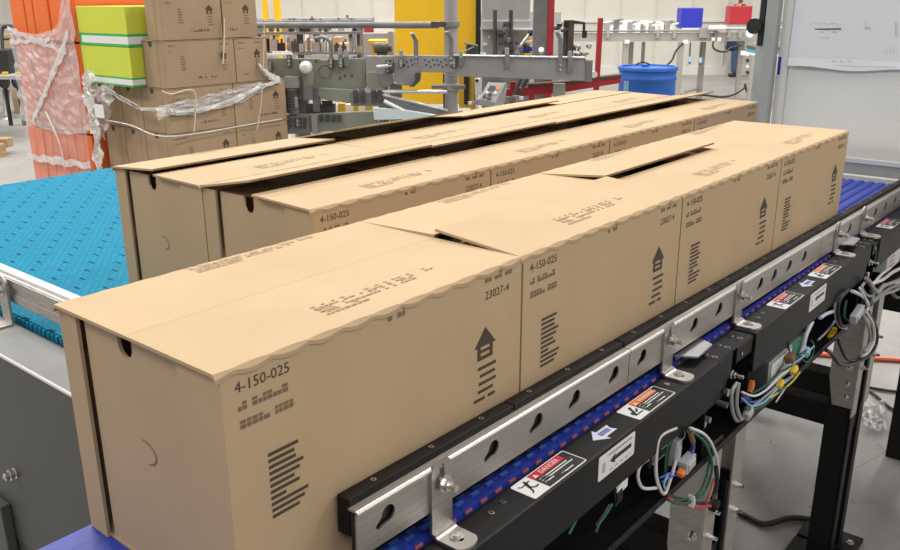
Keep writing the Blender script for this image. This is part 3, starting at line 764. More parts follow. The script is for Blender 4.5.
c = MB()    # thin white outline label low on the raceway back
p0 = aty(628, 483, -.0050); sgn = thing('drive_controller', 'black drive box with a thin white outline in the raceway behind the wires', 'drive', aty(640, 480, -.03))
c.box(p0.x - .01, p0.x + .13, -.045, -.006, -.425, -.385, K['dark']); c.build('housing', sgn, bevel=.002)
c = MB(); yy = -.0456
for (a0, a1, b0, b1) in ((p0.x, p0.x + .12, -.391, -.3895), (p0.x, p0.x + .12, -.4205, -.419), (p0.x, p0.x + .0015, -.42, -.39), (p0.x + .1185, p0.x + .12, -.42, -.39), (p0.x + .03, p0.x + .10, -.405, -.402)):
    c.box(a0, a1, yy - .0004, yy, b0, b1, K['sticker'])
c.build('panel_print', sgn)

g = bundle('wire_loom', 'grey cable pair and blue wires at the joint past the orange warning label', [
    ('wire', Wp([(737, 383), (732, 392), (732, 408), (736, 420), (742, 419)], -.088), .0034, K['grey_w']),
    ('wire', Wp([(739, 383), (737, 395), (737, 408), (741, 420)], -.092), .0034, K['grey_w']),
    ('wire', Wp([(743, 395), (750, 402), (760, 400), (772, 392), (784, 380)], -.080), .0020, K['blue_w']),
    ('wire', Wp([(742, 398), (752, 406), (764, 402), (776, 390), (790, 378)], -.086), .0020, K['teal_w']),
    ('wire', Wp([(744, 412), (756, 404), (768, 394), (780, 384), (793, 376)], -.083), .0024, K['grey_w']),
    ('wire', Wp([(741, 402), (748, 398), (756, 404), (766, 398)], -.075), .0018, K['blue_w']),
    ('wire', Wp([(750, 394), (762, 388), (775, 376), (783, 364)], -.076), .0022, K['green_w']),
    ('wire', Wp([(776, 402), (788, 384), (796, 374)], -.080), .0016, K['white_w']),
], W(760, 400))
for pts, r_, m in (([(742, 392), (754, 396), (766, 390), (778, 378), (790, 368)], .0022, 'white_w'), ([(745, 408), (758, 408), (772, 398), (786, 386)], .0022, 'green_w'),
                   ([(770, 398), (782, 390), (792, 382), (800, 372)], .0018, 'yellow_w'), ([(778, 372), (788, 368), (796, 358), (806, 350)], .0022, 'black_w'), ([(786, 366), (796, 362), (806, 354), (814, 346)], .0018, 'teal_w')):
    c = MB(); c.tube(Wp(pts, -.087), r_, K[m], 8); c.build('wire', g, smooth=True)
block(g, 'connector', 748, 413, -.085, .026, .016, .012, K['grey_c'], 20)
block(g, 'connector', 780, 384, -.086, .020, .010, .010, K['yellow_w'], 28)
block(g, 'connector', 794, 370, -.090, .022, .010, .010, K['yellow_w'], 24)
block(g, 'connector', 751, 386, -.078, .008, .022, .008, K['orange_w'], -20)
block(g, 'connector', 798, 356, -.070, .018, .018, .012, K['teal_w'], 20)
g = thing('control_card', 'grey drive card with red and green print tucked under the middle side cover', 'control card', aty(762, 378, -.05))
q = MB(); a = aty(756, 388, -.045); 
q.box(a.x - .01, a.x + .20, -.070, -.020, -.452, -.385, K['alu']); q.build('housing', g, bevel=.002)
q = MB(); q.box(a.x + .12, a.x + .19, -.0712, -.0700, -.435, -.385, K['pcb']); q.build('green_board', g)
q = MB()
for k in range(5): q.quad((a.x + .03, -.0708, -.440 + .008 * k), X, Z, .045, .0035, K['grey_c'])
q.poly(circ(a.x + .098, -.415, .013), (0, -.0708, 0), X, Z, K['red_ink'])
q.quad((a.x + .002, -.0706, -.447), X, Z, .115, .055, K['sticker']); q.build('print_label', g)
g2 = bundle('wire_loom', 'white and violet wire run with a brown ferrule below the farther danger label', [
    ('wire', Wp([(812, 322), (806, 335), (803, 348), (800, 356)], -.078), .0046, K['lav']),
    ('wire', Wp([(818, 340), (828, 330), (836, 318), (834, 306)], -.07), .0026, K['grey_w']),
    ('wire', Wp([(800, 356), (806, 362), (812, 356), (814, 346), (811, 340)], -.082), .0018, K['green_w']),
    ('wire', Wp([(794, 330), (788, 345), (792, 356)], -.07), .0022, K['black_w']),
    ('wire', Wp([(820, 318), (826, 314), (834, 311)], -.080), .0040, K['lav'])], W(805, 345))
block(g2, 'ferrule', 790, 358, -.080, .022, .018, .014, K['brown_w'], 15)
block(g2, 'connector', 832, 334, -.070, .045, .012, .010, K['yellow_w'], 15)
block(g2, 'connector', 806, 352, -.084, .018, .018, .012, K['teal_w'], 30)
g = bundle('wire_loom', 'coil of black and pale cables hanging beside the far support leg', [
    ('wire', Wp([(842, 294), (836, 304), (836, 316), (840, 326), (846, 328)], -.083), .0042, K['white_w']),
    ('wire', Wp([(848, 290), (840, 300), (838, 314), (842, 326), (852, 322), (860, 308), (862, 298)], -.090), .0042, K['black_w']),
    ('wire', Wp([(852, 291), (862, 296), (868, 304), (866, 312)], -.095), .0042, K['white_w']),
    ('wire', Wp([(866, 312), (873, 325), (874, 340), (868, 352), (862, 356)], -.100), .0042, K['white_w']),
    ('wire', Wp([(862, 314), (869, 328), (870, 342), (864, 352)], -.105), .0042, K['grey_w']),
    ('wire', Wp([(868, 312), (876, 328), (876, 344), (868, 356), (852, 364), (840, 364), (832, 354), (826, 350)], -.096), .0048, K['black_w']),
    ('wire', Wp([(864, 354), (856, 360), (846, 358), (838, 340)], -.090), .0040, K['black_w']),
    ('wire', Wp([(846, 300), (844, 316), (850, 320), (858, 306)], -.080), .0036, K['green_w']),
    ('wire', Wp([(860, 288), (865, 298), (868, 306)], -.098), .0036, K['lav'])], W(855, 325))
block(g, 'connector', 857, 314, -.100, .065, .020, .016, K['grey_c'], 12)
g = bundle('wire_loom', 'tangle of pale grey cables at the right edge under the farthest cover', [
    ('wire', Wp([(866, 278), (873, 290), (872, 300), (878, 296), (890, 288), (905, 282)], -.095), .0045, K['grey_w']),
    ('wire', Wp([(868, 279), (877, 292), (884, 286), (894, 282), (910, 276)], -.100), .0045, K['grey_w']),
    ('wire', Wp([(870, 284), (882, 280), (893, 272), (906, 266)], -.090), .0045, K['white_w']),
    ('wire', Wp([(872, 302), (884, 294), (896, 290), (910, 280)], -.098), .0045, K['grey_w']),
    ('wire', Wp([(890, 290), (896, 297), (905, 296), (915, 290)], -.092), .0045, K['black_w']),
    ('wire', Wp([(874, 300), (872, 288), (880, 276), (890, 268)], -.088), .0036, K['white_w']),
    ('wire', Wp([(866, 281), (862, 288), (870, 296), (884, 284)], -.093), .0036, K['grey_w'])], W(880, 288))
q = MB(); a = aty(886, 270, -.05); q.box(a.x - .05, a.x + .10, -.06, -.02, -.43, -.37, K['sticker']); 
for k in range(3): q.quad((a.x - .02, -.0606, -.42 + .012 * k), X, Z, .05, .004, K['red_ink'])
props(q.build('control_card'), 'pale drive card with red print under the farthest side cover', 'control card')

# ------------------------------------------------------------------ turquoise conveyor
t = thing('belt_conveyor', 'wide conveyor with a turquoise modular belt and grey side panel', 'conveyor', (1.3, 1.3, FL))
b = MB(); b.box(.268, 2.45, .352, 2.335, BZ - .03, BZ - .0008, K['turq'])
y = .36
while y < 1.7:       # module ends along the near edge
    b.box(.262, .270, y, y + .011, BZ - .026, BZ - .003, K['turq']); y += .0165
b.build('belt', t)
q = MB()
q.box(.172, .256, .36, 2.35, -.2915, -.2885, K['frame_d']); q.box(.256, .259, .36, 2.35, -.335, -.2885, K['dark'])
q.build('top_flange', t)
q = MB(); q.box(.170, .176, .36, 2.35, -.700, -.2885, K['panel']); q.build('side_panel', t, bevel=.001)
q = MB(); q.cyl((.1705, .40, -.2895), (.1705, 2.35, -.2895), .0035, K['frame_l'], 8); q.build('edge_trim', t)
q = MB(); q.box(.172, .178, .36, 2.35, -.92, -.704, K['panel']); q.build('lower_panel', t)
for yy in (1.02, 1.9):
    q = MB(); q.box(.150, .169, yy - .03, yy + .03, FL + .0, -.62, K['panel']); q.build('leg', t, bevel=.002)
q = MB(); p = atx(15, 473, .169); hexbolt(q, (.1695, p.y, p.z), (-1, 0, 0), .008, .008, .0); hexbolt(q, (.160, p.y, p.z), (-1, 0, 0), .008, .008, .002)
q.build('bolt', t)
q = MB(); q.box(.26, 2.45, 2.337, 2.35, -.36, -.282, K['frame_d']); q.build('far_frame', t)
q = MB(); q.box(.28, 2.44, .40, 2.33, -.36, -.307, K['dark']); q.build('belt_bed', t)
for xx in (.32, 2.36):
    for yy in (.45, 2.27):
        q = MB(); q.box(xx, xx + .06, yy, yy + .06, FL, -.36, K['frame']); q.build('leg', t)
g = thing('guide_rail', 'stainless guide rail with a white wear strip along the turquoise belt', 'guide rail', (.262, 1.3, -.25))
q = MB(); q.box(.266, .284, .45, 2.3, -.212, -.190, K['white']); q.build('wear_strip', g, bevel=.002)
q = MB(); q.box(.258, .2655, .45, 2.3, -.2465, -.196, K['steel']); q.box(.2555, .258, .45, 2.3, -.243, -.226, K['steel']); q.box(.2555, .258, .45, 2.3, -.212, -.198, K['steel'])
q.build('rail', g, bevel=.001)
br = thing('rail_bracket', 'L-shaped stainless bracket at the left edge, holding the rail of the turquoise belt', 'bracket', (.24, 1.055, -.2885))
q = MB(); yc = 1.052; w_ = .0175
out = [(yc - w_, -.2845), (yc + w_, -.2845)] + [(yc + w_ * math.cos(a), -.207 + w_ * math.sin(a)) for a in [PI * i / 12 for i in range(13)]]
sheet(q, out, [slot((yc, -.222), (yc, -.206), .0042)], (.2505, 0, 0), Y, Z, X, .0045, K['steel'])
q.box(.205, .2505, yc - w_, yc + w_, -.2884, -.2842, K['steel'])
q.build('plate', br, bevel=.0008)
q = MB(); hexbolt(q, (.2455, yc, -.219), (-1, 0, 0), .0075, .006, .010); q.build('bolt', br)
q = MB(); hexbolt(q, (.223, yc, -.2842), (0, 0, 1), .006, .003); q.build('bolt', br)

# ------------------------------------------------------------------ white enclosure at the far right
t = thing('machine_cabinet', 'white machine cabinet with a grey corner post at the far right', 'cabinet', (3.25, -.3, FL))
q = MB(); q.box(2.90, 3.6, -1.3, .575, -.42, 1.1, K['cab']); q.build('body', t)
for xx in (2.92, 3.52):
    for yy in (-1.28, .50):
        q = MB(); q.box(xx, xx + .06, yy, yy + .06, FL, -.42, K['cab_grey']); q.build('leg', t)
q = MB(); q.box(2.862, 2.90, .578, .625, FL, 1.1, K['cab_grey']); q.box(2.875, 2.915, .625, .655, FL, 1.1, K['alu']); q.build('corner_post', t, bevel=.004)
q = MB(); q.box(2.893, 2.8995, .535, .572, FL + .2, 1.1, K['cab']); q.build('door_edge', t, bevel=.002)
q = MB(); q.cyl((2.85, .66, .20), (2.865, .66, .20), .028, K['dark'], 16); q.box(2.862, 2.872, .628, .646, .13, .30, K['dark']); q.build('latch', t)
q = MB(); q.cyl((2.899, .075, -.10), (2.8985, .075, -.10), .004, K['dark'], 8); q.build('screw', t)
P = thing('drawing_sheet', 'large machine drawing hung across the white cabinet front', 'paper', (2.895, .1, -.02))
q = MB(); n = 40; vs = []
ya, yb = .533, -1.2
for i in range(n + 1):
    yy = ya + (yb - ya) * i / n
    zb_ = .062 - .006 * math.sin(i * .35) + .004 * math.sin(i * .9); xo = 2.8945 - (.004 + .004 * math.sin(i * .55 + 1))
    vs += [(2.8965, yy, .85), (xo, yy, .090), (xo - .004, yy, zb_), (xo - .0036, yy, zb_), (xo + .0008, yy, .090), (2.8975, yy, .85)]
fs = []
for i in range(n):
    for k in range(6): a, c = i * 6 + k, i * 6 + (k + 1) % 6; fs.append((a, a + 6, c + 6, c))
q.add(vs, fs, K['paper'])
def yz(u, v): p = atx(u, v, 2.8895); return p.y, p.z
def pline(u0, v0, u1, v1, w_, m):
    (y0, z0), (y1, z1) = yz(u0, v0), yz(u1, v1)
    q.bar((2.8885, y0, z0), (2.8885, y1, z1), .0004, w_, m, up=(0, 0, 1))
for a in ((800, 29.5, 841, 28.8, .004), (784, 64, 896, 67, .0012)): pline(*a, K['blk_ink'] if a[4] > .002 else K['grey_c'])
for k in range(12):
    u = 803 + 3.1 * k; pline(u, 23 + (k % 3) * .6, u + 2, 23 + (k % 3) * .6, .0022, K['grey_c'])
for u in (806, 820, 833): pline(u, 32, u + 3, 32, .003, K['grey_c'])
pline(812, 37.5, 828, 37.3, .005, K['grey_w' if False else 'lav'])
pline(866, 21, 866, 28, .0016, K['grey_c']); pline(865, 28, 870, 28, .004, K['grey_c']); pline(896, 22, 896, 36, .003, K['grey_c'])
for k in range(4): pline(884 + 3.2 * k, 49 - k, 884 + 3.2 * k, 54, .001, K['grey_c'])
for k in range(9): pline(787 + 7.5 * k, 61, 791 + 7.5 * k, 61.2, .0022, K['grey_c'])
q.build('sheet', P)
q = MB(); (y0, z0), (y1, z1) = yz(781, 57), yz(777.5, 74.5)
q.box(2.8912, 2.8928, y0 - .001, y1 + .003, z1, z0, K['bluetape']); props(q.build('tape_strip'), 'strip of blue tape on the left edge of the white cabinet', 'tape')
t = thing('infeed_table', 'low grey ledge with rails between the ribbed blue belt and white cabinet', 'ledge', (2.75, 0, FL))
q = MB(); q.box(2.66, 2.858, -.85, .56, -.2205, -.2145, K['frame']); q.build('top', t, bevel=.001)
q = MB(); q.box(2.652, 2.66, -.85, .56, -.2275, -.210, K['frame_l']); q.build('edge_rail', t, bevel=.002)
q = MB(); q.box(2.656, 2.662, -.85, .56, -.34, -.2275, K['frame']); q.build('front_plate', t)
q = MB(); q.box(2.625, 2.645, -.85, .56, -.283, -.262, K['frame_l']); q.box(2.645, 2.6555, -.85, .56, -.29, -.275, K['frame']); q.build('cross_rail', t, bevel=.003)
for (yy, xx) in ((-.12, 2.72),):
    q = MB(); q.box(xx, xx + .08, yy, yy + .09, FL, -.29, K['black']); q.build('leg', t)
    q = MB(); q.box(xx + .02, xx + .06, yy + .09, .45, -.74, -.66, K['black']); q.build('cross_bar', t)
for yy in (-.7, .45):
    q = MB(); q.box(2.68, 2.74, yy, yy + .06, FL, -.2205, K['frame']); q.build('leg', t)
q = MB(); hexbolt(q, (2.652, .27, -.19), (0, 0, 1), .006, .004); q.build('bolt', t)

# ------------------------------------------------------------------ pallet of brown cartons
def small_carton(x0, x1, y0, y1, z0, z1, label, group, arrow=True, strip=False):
    t = thing('cardboard_box', label, 'box', ((x0 + x1) / 2, (y0 + y1) / 2, z0), 0, group)
    b = MB(); b.box(x0, x1, y0, y1, z0, z1 - .003, K['card_old'])
    L, H = x1 - x0, z1 - z0
    if arrow:
        random.seed(int(x0 * 100 + z0 * 77))
        P_ = lambda x, z: Vector((x0 + x, y0 - .0006, z0 + z))
        dashes(b, P_(.03, H - .035), X, Z, 8, .011, K['ink_soft']); dashes(b, P_(L - .10, H - .035), X, Z, 8, .010, K['ink_soft'])
        dashes(b, P_(.03, H - .065), X, Z, 6, .011, K['ink_soft'])
        cx, cz = L - .085, H - .125
        b.poly([(-.030, .025), (.030, .025), (0, .055)], P_(cx, cz), X, Z, K['ink']); b.poly([(-.02, 0), (.02, 0), (.02, .025), (-.02, .025)], P_(cx, cz), X, Z, K['ink'])
        b.quad(P_(cx - .008, cz + .004) - Y * .0002, X, Z, .016, .012, K['card_old'])
        for k in range(4): b.quad(P_(cx - .018 + .006 * (k % 2), cz - .018 - .016 * k), X, Z, .036, .007, K['ink_soft'])
        if L > .4:
            for k in range(6): b.quad(P_(.115, H - .10 - .015 * k), X, Z, .026 + .004 * (k % 3), .008, K['ink_soft'])
            dashes(b, P_(L * .45, .045), X, Z, 16, .013, K['ink'])
        else: dashes(b, P_(.03, .045), X, Z, 8, .013, K['ink'])
    b.build('body', t, bevel=.003)
    n = MB()          # half-moon finger notch on the end
    yc = (y0 + y1) / 2 + .02
    n.prism([(yc + .02, z1 - .004)] + [(yc + .020 * math.cos(a), z1 - .018 + .020 * math.sin(a)) for a in [2 * PI - PI * i / 8 for i in range(9)]] + [(yc - .02, z1 - .004)], (x0 - .0005, 0, 0), Y, Z, X, .002, K['ink'])
    n.box(x0 - .0006, x0 + .001, y0 + .055, y0 + .058, z0, z1 - .004, K['card_edge'])
    n.build('finger_notch', t)
    f_ = MB(); f_.box(x0 - .004, x1 + .002, y0 - .003, (y0 + y1) / 2 - .001, z1 - .003, z1, K['card_old']); f_.build('top_flap', t)
    f_ = MB(); f_.box(x0 - .004, x1 + .002, (y0 + y1) / 2 + .001, y1 + .003, z1 - .003, z1, K['card_old']); f_.build('top_flap', t)
GP = 'brown boxes on the film-wrapped pallet'
px, py = 2.50, 4.02
zl = [-1.010, -.740, -.470, -.200, .074]
for k in range(4):
    lay = ('bottom layer', 'second layer up', 'layer in the film band', 'top full layer')[k]
    if k < 3:
        z0, z1 = zl[k], zl[k + 1] - .002
        small_carton(px, px + .47, py, py + .29, z0, z1, 'brown box at the near corner of the brown pallet, ' + lay, None)
        small_carton(px + .475, px + .895, py, py + .29, z0, z1, 'brown box at the right end of the brown pallet, ' + lay, None)
        small_carton(px, px + .47, py + .295, py + .53, z0, z1, 'brown box behind the near corner of the brown pallet, ' + lay, None, arrow=False)
        small_carton(px, px + .47, py + .535, py + .77, z0, z1, 'brown box next to the orange stack, ' + lay, None, arrow=False)
small_carton(px, px + .505, py, py + .215, -.200, .074, 'brown box beside the lime cartons, left of the two on the wrapped pallet', None)
small_carton(px + .51, px + .765, py, py + .215, -.200, .072, 'narrow brown box to the right of the one beside the lime cartons', None)
small_carton(px + .01, px + .43, py + .0, py + .16, .076, .346, 'topmost brown box of the pallet, under the torn film', None)
small_carton(px + .44, px + .70, py + .0, py + .16, .076, .346, 'topmost brown box of the pallet, at the right', None)
def pallet(x0, x1, y0, y1, z0, label):
    t = thing('wooden_pallet', label, 'pallet', ((x0 + x1) / 2, (y0 + y1) / 2, z0))
    for k in range(7):
        q = MB(); a = x0 + (x1 - x0 - .10) * k / 6; q.box(a, a + .10, y0, y1, z0 + .113, z0 + .135, K['wood']); q.build('deck_board', t)
    for k in range(3):
        q = MB(); a = y0 + (y1 - y0 - .05) * k / 2; q.box(x0, x1, a, a + .05, z0 + .02, z0 + .113, K['wood']); q.build('stringer', t)
    for k in range(3):
        q = MB(); a = x0 + (x1 - x0 - .10) * k / 2; q.box(a, a + .10, y0, y1, z0, z0 + .02, K['wood']); q.build('bottom_board', t)
pallet(px - .02, px + .96, py - .02, py + .79, FL, 'wooden pallet on the floor under the brown boxes')
pallet(px - .02, px + .96, py - .02, py + .79, FL + .135, 'upper wooden pallet directly under the brown boxes')
# lime cartons behind the top box
for k, (z0, z1, lb) in enumerate(((-.198, .034, 'lower lime carton with a green base band on the brown boxes'), (.036, .27, 'upper lime carton with a green and white band'))):
    t = thing('carton', lb, 'box', (2.66, 4.53, z0))
    q = MB(); x0, x1, y0, y1 = 2.415, 2.90, 4.240, 4.812
    q.box(x0, x1, y0, y1, z0, z1, K['lime']); q.build('body', t, bevel=.003)
    q = MB(); h = .055 if k == 0 else .075
    for (a0, a1, m) in ((0, h * .22, K['green']), (h * .22, h * .8, K['sticker']), (h * .8, h, K['green'])):
        q.box(x0 - .001, x0, y0, y1, z0 + a0, z0 + a1, m); q.box(x0, x1, y0 - .001, y0, z0 + a0, z0 + a1, m)
    if k: q.box(x0 - .0012, x0, y1 - .03, y1, z0, z0 + h, K['green'])
    q.build('printed_band', t)

# orange stack
t0 = 4.835
names = ('bottom', 'middle', 'top'); ordn = ('leftmost', 'second from the left', 'third from the left', 'fourth from the left', 'fifth from the left', 'sixth from the left', 'seventh from the left', 'rightmost')
pallet(2.40, 3.30, t0 - .01, t0 + .93, FL, 'wooden pallet under the orange cartons')
for r_, (z0, z1) in enumerate(((-1.14, -.54), (-.535, .045), (.05, .60))):
    for k in range(8):
        y0 = t0 + .113 * (7 - k) + random.uniform(-.003, .003); xx = 2.41 + random.uniform(0, .018)
        o = thing('carton', 'orange carton on edge, %s in the %s row of the wrapped stack' % (ordn[k], names[r_]), 'carton', (xx + .3, y0 + .055, z0), 0, 'orange cartons in the wrapped stack')
        q = MB(); q.box(xx, xx + .72, y0, y0 + .108, z0, z1 - random.uniform(0, .02), K['orange']); q.build('body', o, bevel=.006)
        q = MB(); q.box(xx - .0006, xx, y0 + .046, y0 + .050, z0 + .02, z1 - .04, K['orange_w']); q.build('flap_seam', o)

# stretch film
def film_sheet(name, label, grid, m, amp, seed, parent=None):
    """grid: rows of 3-D points, crumpled"""
    r = random.Random(seed); q = MB(); R_ = len(grid); C_ = len(grid[0]); vs = []
    for row in grid:
        for p in row: vs.append((p[0] + r.uniform(-amp, amp), p[1] + r.uniform(-amp, amp) * .5, p[2] + r.uniform(-amp, amp) * .5))
    q.add(vs, [(i * C_ + k, i * C_ + k + 1, (i + 1) * C_ + k + 1, (i + 1) * C_ + k) for i in range(R_ - 1) for k in range(C_ - 1)], m)
    o = q.build(name, parent)
    s = o.modifiers.new('th', 'SOLIDIFY'); s.thickness = .0008
    return o
def lerp(a, b, t): return Vector(a) * (1 - t) + Vector(b) * t
fo = thing('stretch_film', 'clear stretch film wrapped around the orange cartons', 'film', (2.39, 5.3, -1.1))
XF = 2.388
R_ = 22; C_ = 18; grid = []
for i in range(R_):
    v = i / (R_ - 1); row = []
    for k in range(C_):
        u = k / (C_ - 1)
        top = .14 - .05 * math.sin(PI * min(1, u * 1.3)) if u < .75 else .14 + .35 * (u - .75) * 4
        bot = -.50 - .06 * math.sin(PI * u * .9)
        row.append((XF + .004 * math.sin(9 * u + 4 * v), t0 + .905 - .93 * u, top + (bot - top) * v))
    grid.append(row)
film_sheet('upper_wrap', '', grid, K['film'], .009, 4, fo)
grid = [[(XF + .002 * math.sin(5 * k + 3 * i), t0 + .905 - .91 * k / 15, -.50 - (.76) * i / 9) for k in range(16)] for i in range(10)]
film_sheet('lower_wrap', '', grid, K['film3'], .005, 14, fo)
q = MB()
for (ya, za, yb, zb, w_) in ((t0 + .90, -.775, t0 - .01, -.735, .05), (t0 + .89, .12, t0 + .1, -.02, .03), (t0 + .66, -.46, t0 + .05, .10, .05), (t0 + .72, -.50, t0 + .10, .02, .05), (t0 + .89, .03, t0 + .3, .06, .03)):
    n = 14; pts = [Vector((XF - .010 - .004 * (i % 2), ya + (yb - ya) * i / n, za + (zb - za) * i / n + .008 * math.sin(i * 1.9))) for i in range(n + 1)]
    vs = []
    for p in pts: vs += [p + Z * w_ * random.uniform(.3, .6), p - Z * w_ * random.uniform(.3, .6)]
    q.add(vs, [(2 * i, 2 * i + 1, 2 * i + 3, 2 * i + 2) for i in range(n)], K['film2'])
o = q.build('gathered_band', fo); s = o.modifiers.new('th', 'SOLIDIFY'); s.thickness = .002
q = MB(); q.tube([(XF - .012, t0 + .50, -.42), (XF - .014, t0 + .40, -.55), (XF - .012, t0 + .35, -.68), (XF - .012, t0 + .34, -.80)], .006, K['film2'], 6); q.build('loose_strand', fo)

fb_ = thing('stretch_film', 'torn stretch film bunched around the brown box pallet', 'film', (2.40, 4.4, -.9))
def crumple(pts, rad, seed, nm, par, m, n=10):
    r = random.Random(seed); q = MB(); vs = []
    P_ = [Vector(p) for p in pts]; Q = []
    for i in range(len(P_) - 1):
        for k in range(6): Q.append(lerp(P_[i], P_[i + 1], k / 6))
    Q.append(P_[-1])
    for i, p in enumerate(Q):
        rr = rad * (.75 + .5 * math.sin(i * .8))
        vs += [p + Vector((-abs(math.cos(2 * PI * k / n)) * .03 + r.uniform(-.01, .01), math.cos(2 * PI * k / n) * rr * r.uniform(.6, 1.2), math.sin(2 * PI * k / n) * rr * r.uniform(.2, .6))) for k in range(n)]
    q.add(vs, [(i * n + k, i * n + (k + 1) % n, (i + 1) * n + (k + 1) % n, (i + 1) * n + k) for i in range(len(Q) - 1) for k in range(n)], m)
    return q.build(nm, par)
XB = 2.375
crumple([atx(93, 72, XB), atx(90, 88, XB), atx(94, 108, XB), atx(100, 128, XB), atx(101, 150, XB), atx(103, 172, XB), Vector((XB, atx(104, 172, XB).y, FL + .03))], .060, 5, 'bunched_corner', fb_, K['film2'])
grid = []
A0, A1 = atx(88, 84, XB + .01), atx(84, 128, XB + .01); B0, B1 = atx(113, 85, XB + .01), atx(106, 140, XB + .01)
for i in range(14):
    v = i / 13; a, c = lerp(A0, A1, v), lerp(B0, B1, v); grid.append([lerp(a, c, k / 9) for k in range(10)])
film_sheet('loose_wrap', '', grid, K['film'], .022, 8, fb_)
def strand(pts, w_, nm, m, seed, par):
    r = random.Random(seed); q = MB()
    for j in range(3):
        P_ = [Vector(p) + Vector((0, -.006 * j, r.uniform(-w_, w_) * .5)) for p in pts]
        vs = []; Q = []
        for i in range(len(P_) - 1):
            for k in range(5): Q.append(lerp(P_[i], P_[i + 1], k / 5))
        Q.append(P_[-1])
        for p in Q: h = w_ * r.uniform(.3, .8); vs += [p + Z * h * .5 + Vector((0, r.uniform(-.01, .0), 0)), p - Z * h * .5 + Vector((0, r.uniform(-.01, 0), 0))]
        q.add(vs, [(2 * i, 2 * i + 1, 2 * i + 3, 2 * i + 2) for i in range(len(Q) - 1)], m)
    o = q.build(nm, par); s = o.modifiers.new('th', 'SOLIDIFY'); s.thickness = .0015
    return o
YF = py - .012
corner = aty(153, 112, YF); corner.x = px - .012
strand([atx(102, 86, XB), atx(120, 97, XB), atx(140, 108, XB), corner, aty(175, 113, YF), aty(205, 108, YF), aty(235, 99, YF), aty(258, 88, YF), aty(279, 80, YF)], .035, 'gathered_band', K['film2'], 3, fb_)
strand([aty(258, 66, YF), aty(264, 73, YF), aty(272, 78, YF), aty(279, 81, YF)], .045, 'gathered_band', K['film2'], 5, fb_)
grid = []
A, B_ = aty(157, 112, YF), aty(262, 86, YF)
for i in range(8):
    v = i / 7; grid.append([lerp(A, B_, k / 15) + Z * (.03 - .085 * v * (1 - .2 * math.sin(k))) for k in range(16)])
film_sheet('loose_wrap', '', grid, K['film'], .012, 18, fb_)
grid = []
for i in range(9):
    v = i / 8; grid.append([Vector((px + .10 + .60 * k / 13, py + .016, .36 - .20 * v * abs(math.sin(1 + k * .7)) - .04)) for k in range(14)])
film_sheet('draped_wrap', '', grid, K['film'], .016, 28, fb_)
for pts in ([aty(224, 18, YF - .01), aty(224, 40, YF - .01), aty(223, 64, YF - .01)],):
    q = MB(); q.tube(pts, .005, K['strap'], 6); q.build('loose_strand', fb_)
q = MB(); q.tube([aty(162, 91, YF - .02), aty(172, 94, YF - .02), aty(186, 90, YF - .02), aty(194, 91, YF - .02), aty(196, 100, YF - .02), aty(195, 118, YF - .02), aty(194, 132, YF - .02)], .004, K['strap'], 6); q.build('loose_strand', fb_)
q = MB(); q.tube([atx(105, 120, XB), atx(130, 125, XB), aty(160, 136, YF - .01), aty(200, 133, YF - .01), aty(240, 126, YF - .01), aty(282, 119, YF - .01)], .004, K['film2'], 6); q.build('loose_strand', fb_)
q = MB(); q.tube([aty(262, 86, YF - .02), aty(261, 105, YF - .02), aty(257, 130, YF - .02)], .003, K['strap'], 6); q.build('loose_strand', fb_)
q = MB(); q.tube([aty(264, 20, YF - .02), aty(264, 40, YF - .02), aty(263, 70, YF - .02)], .003, K['strap'], 6); q.build('loose_strand', fb_)
q = MB(); q.box(XB - .03, XB - .028, *sorted((atx(108, 110, XB).y, atx(99, 110, XB).y)), *sorted((atx(103, 104, XB).z, atx(103, 117, XB).z)), K['sticker']); q.build('paper_slip', fb_)

# ------------------------------------------------------------------ machine behind: built in a turned frame
mo = atd(425, 66, 5.75); MA = math.radians(-53.0)
mX = Vector((math.cos(MA), math.sin(MA), 0)); mY = Vector((-math.sin(MA), math.cos(MA), 0))
def ml(u, v, w_=0.0):
    """local x,z of a point seen at u,v on the plane w_ behind the machine front"""
    d = ray(u, v); o = mo + mY * w_
    k = (o - CP).dot(mY) / d.dot(mY); p = CP + d * k - mo
    return p.dot(mX), p.z
MF = -(mo.z - FL)        # floor in the machine's local z
def machine(name, label, cat, **kw):
    return thing(name, label, cat, mo, MA, **kw)
def rectl(q, u0, v0, u1, v1, w0, w1, m):
    xa, za = ml(u0, v0, w0); xb, zb = ml(u1, v1, w0)
    q.box(min(xa, xb), max(xa, xb), w0, w1, min(za, zb), max(za, zb), m)
def polyl(q, pts, w0, w1, m):
    q.prism([ml(u, v, w0) for u, v in pts], (0, w0, 0), X, Z, Y, w1 - w0, m)
def linel(q, pts, w_, r, m, smooth=False, n=8):
    q.tube([(ml(u, v, w_)[0], w_, ml(u, v, w_)[1]) for u, v in pts], r, m, n, smooth)
t = machine('transfer_conveyor', 'grey side-channel conveyor machine crossing behind the far row of boxes', 'conveyor')
def part(nm, fn, bevel=.004, par=None):
    q = MB(); fn(q); return q.build(nm, par or t, local=True, bevel=bevel)
part('side_plate', lambda q: polyl(q, [(264, 88), (264, 58), (320, 58.5), (321, 60), (365, 58), (365, 88), (330, 90), (320, 98), (300, 100), (262, 92)], 0, .03, K['mach']))
part('inspection_cover', lambda q: q.cyl((ml(325, 71)[0], -.001, ml(325, 71)[1]), (ml(325, 71)[0], -.006, ml(325, 71)[1]), .035, K['mach'], 20), 0)
part('side_plate', lambda q: (rectl(q, 365, 56, 394, 73, -.01, .04, K['mach_g']), rectl(q, 362, 60, 366, 88, -.015, .03, K['mach_m'])))
part('side_plate', lambda q: polyl(q, [(394, 55), (456, 56), (456, 73), (420, 72), (415, 84), (411, 86), (398, 85), (394, 80)], -.02, .02, K['mach_g']))
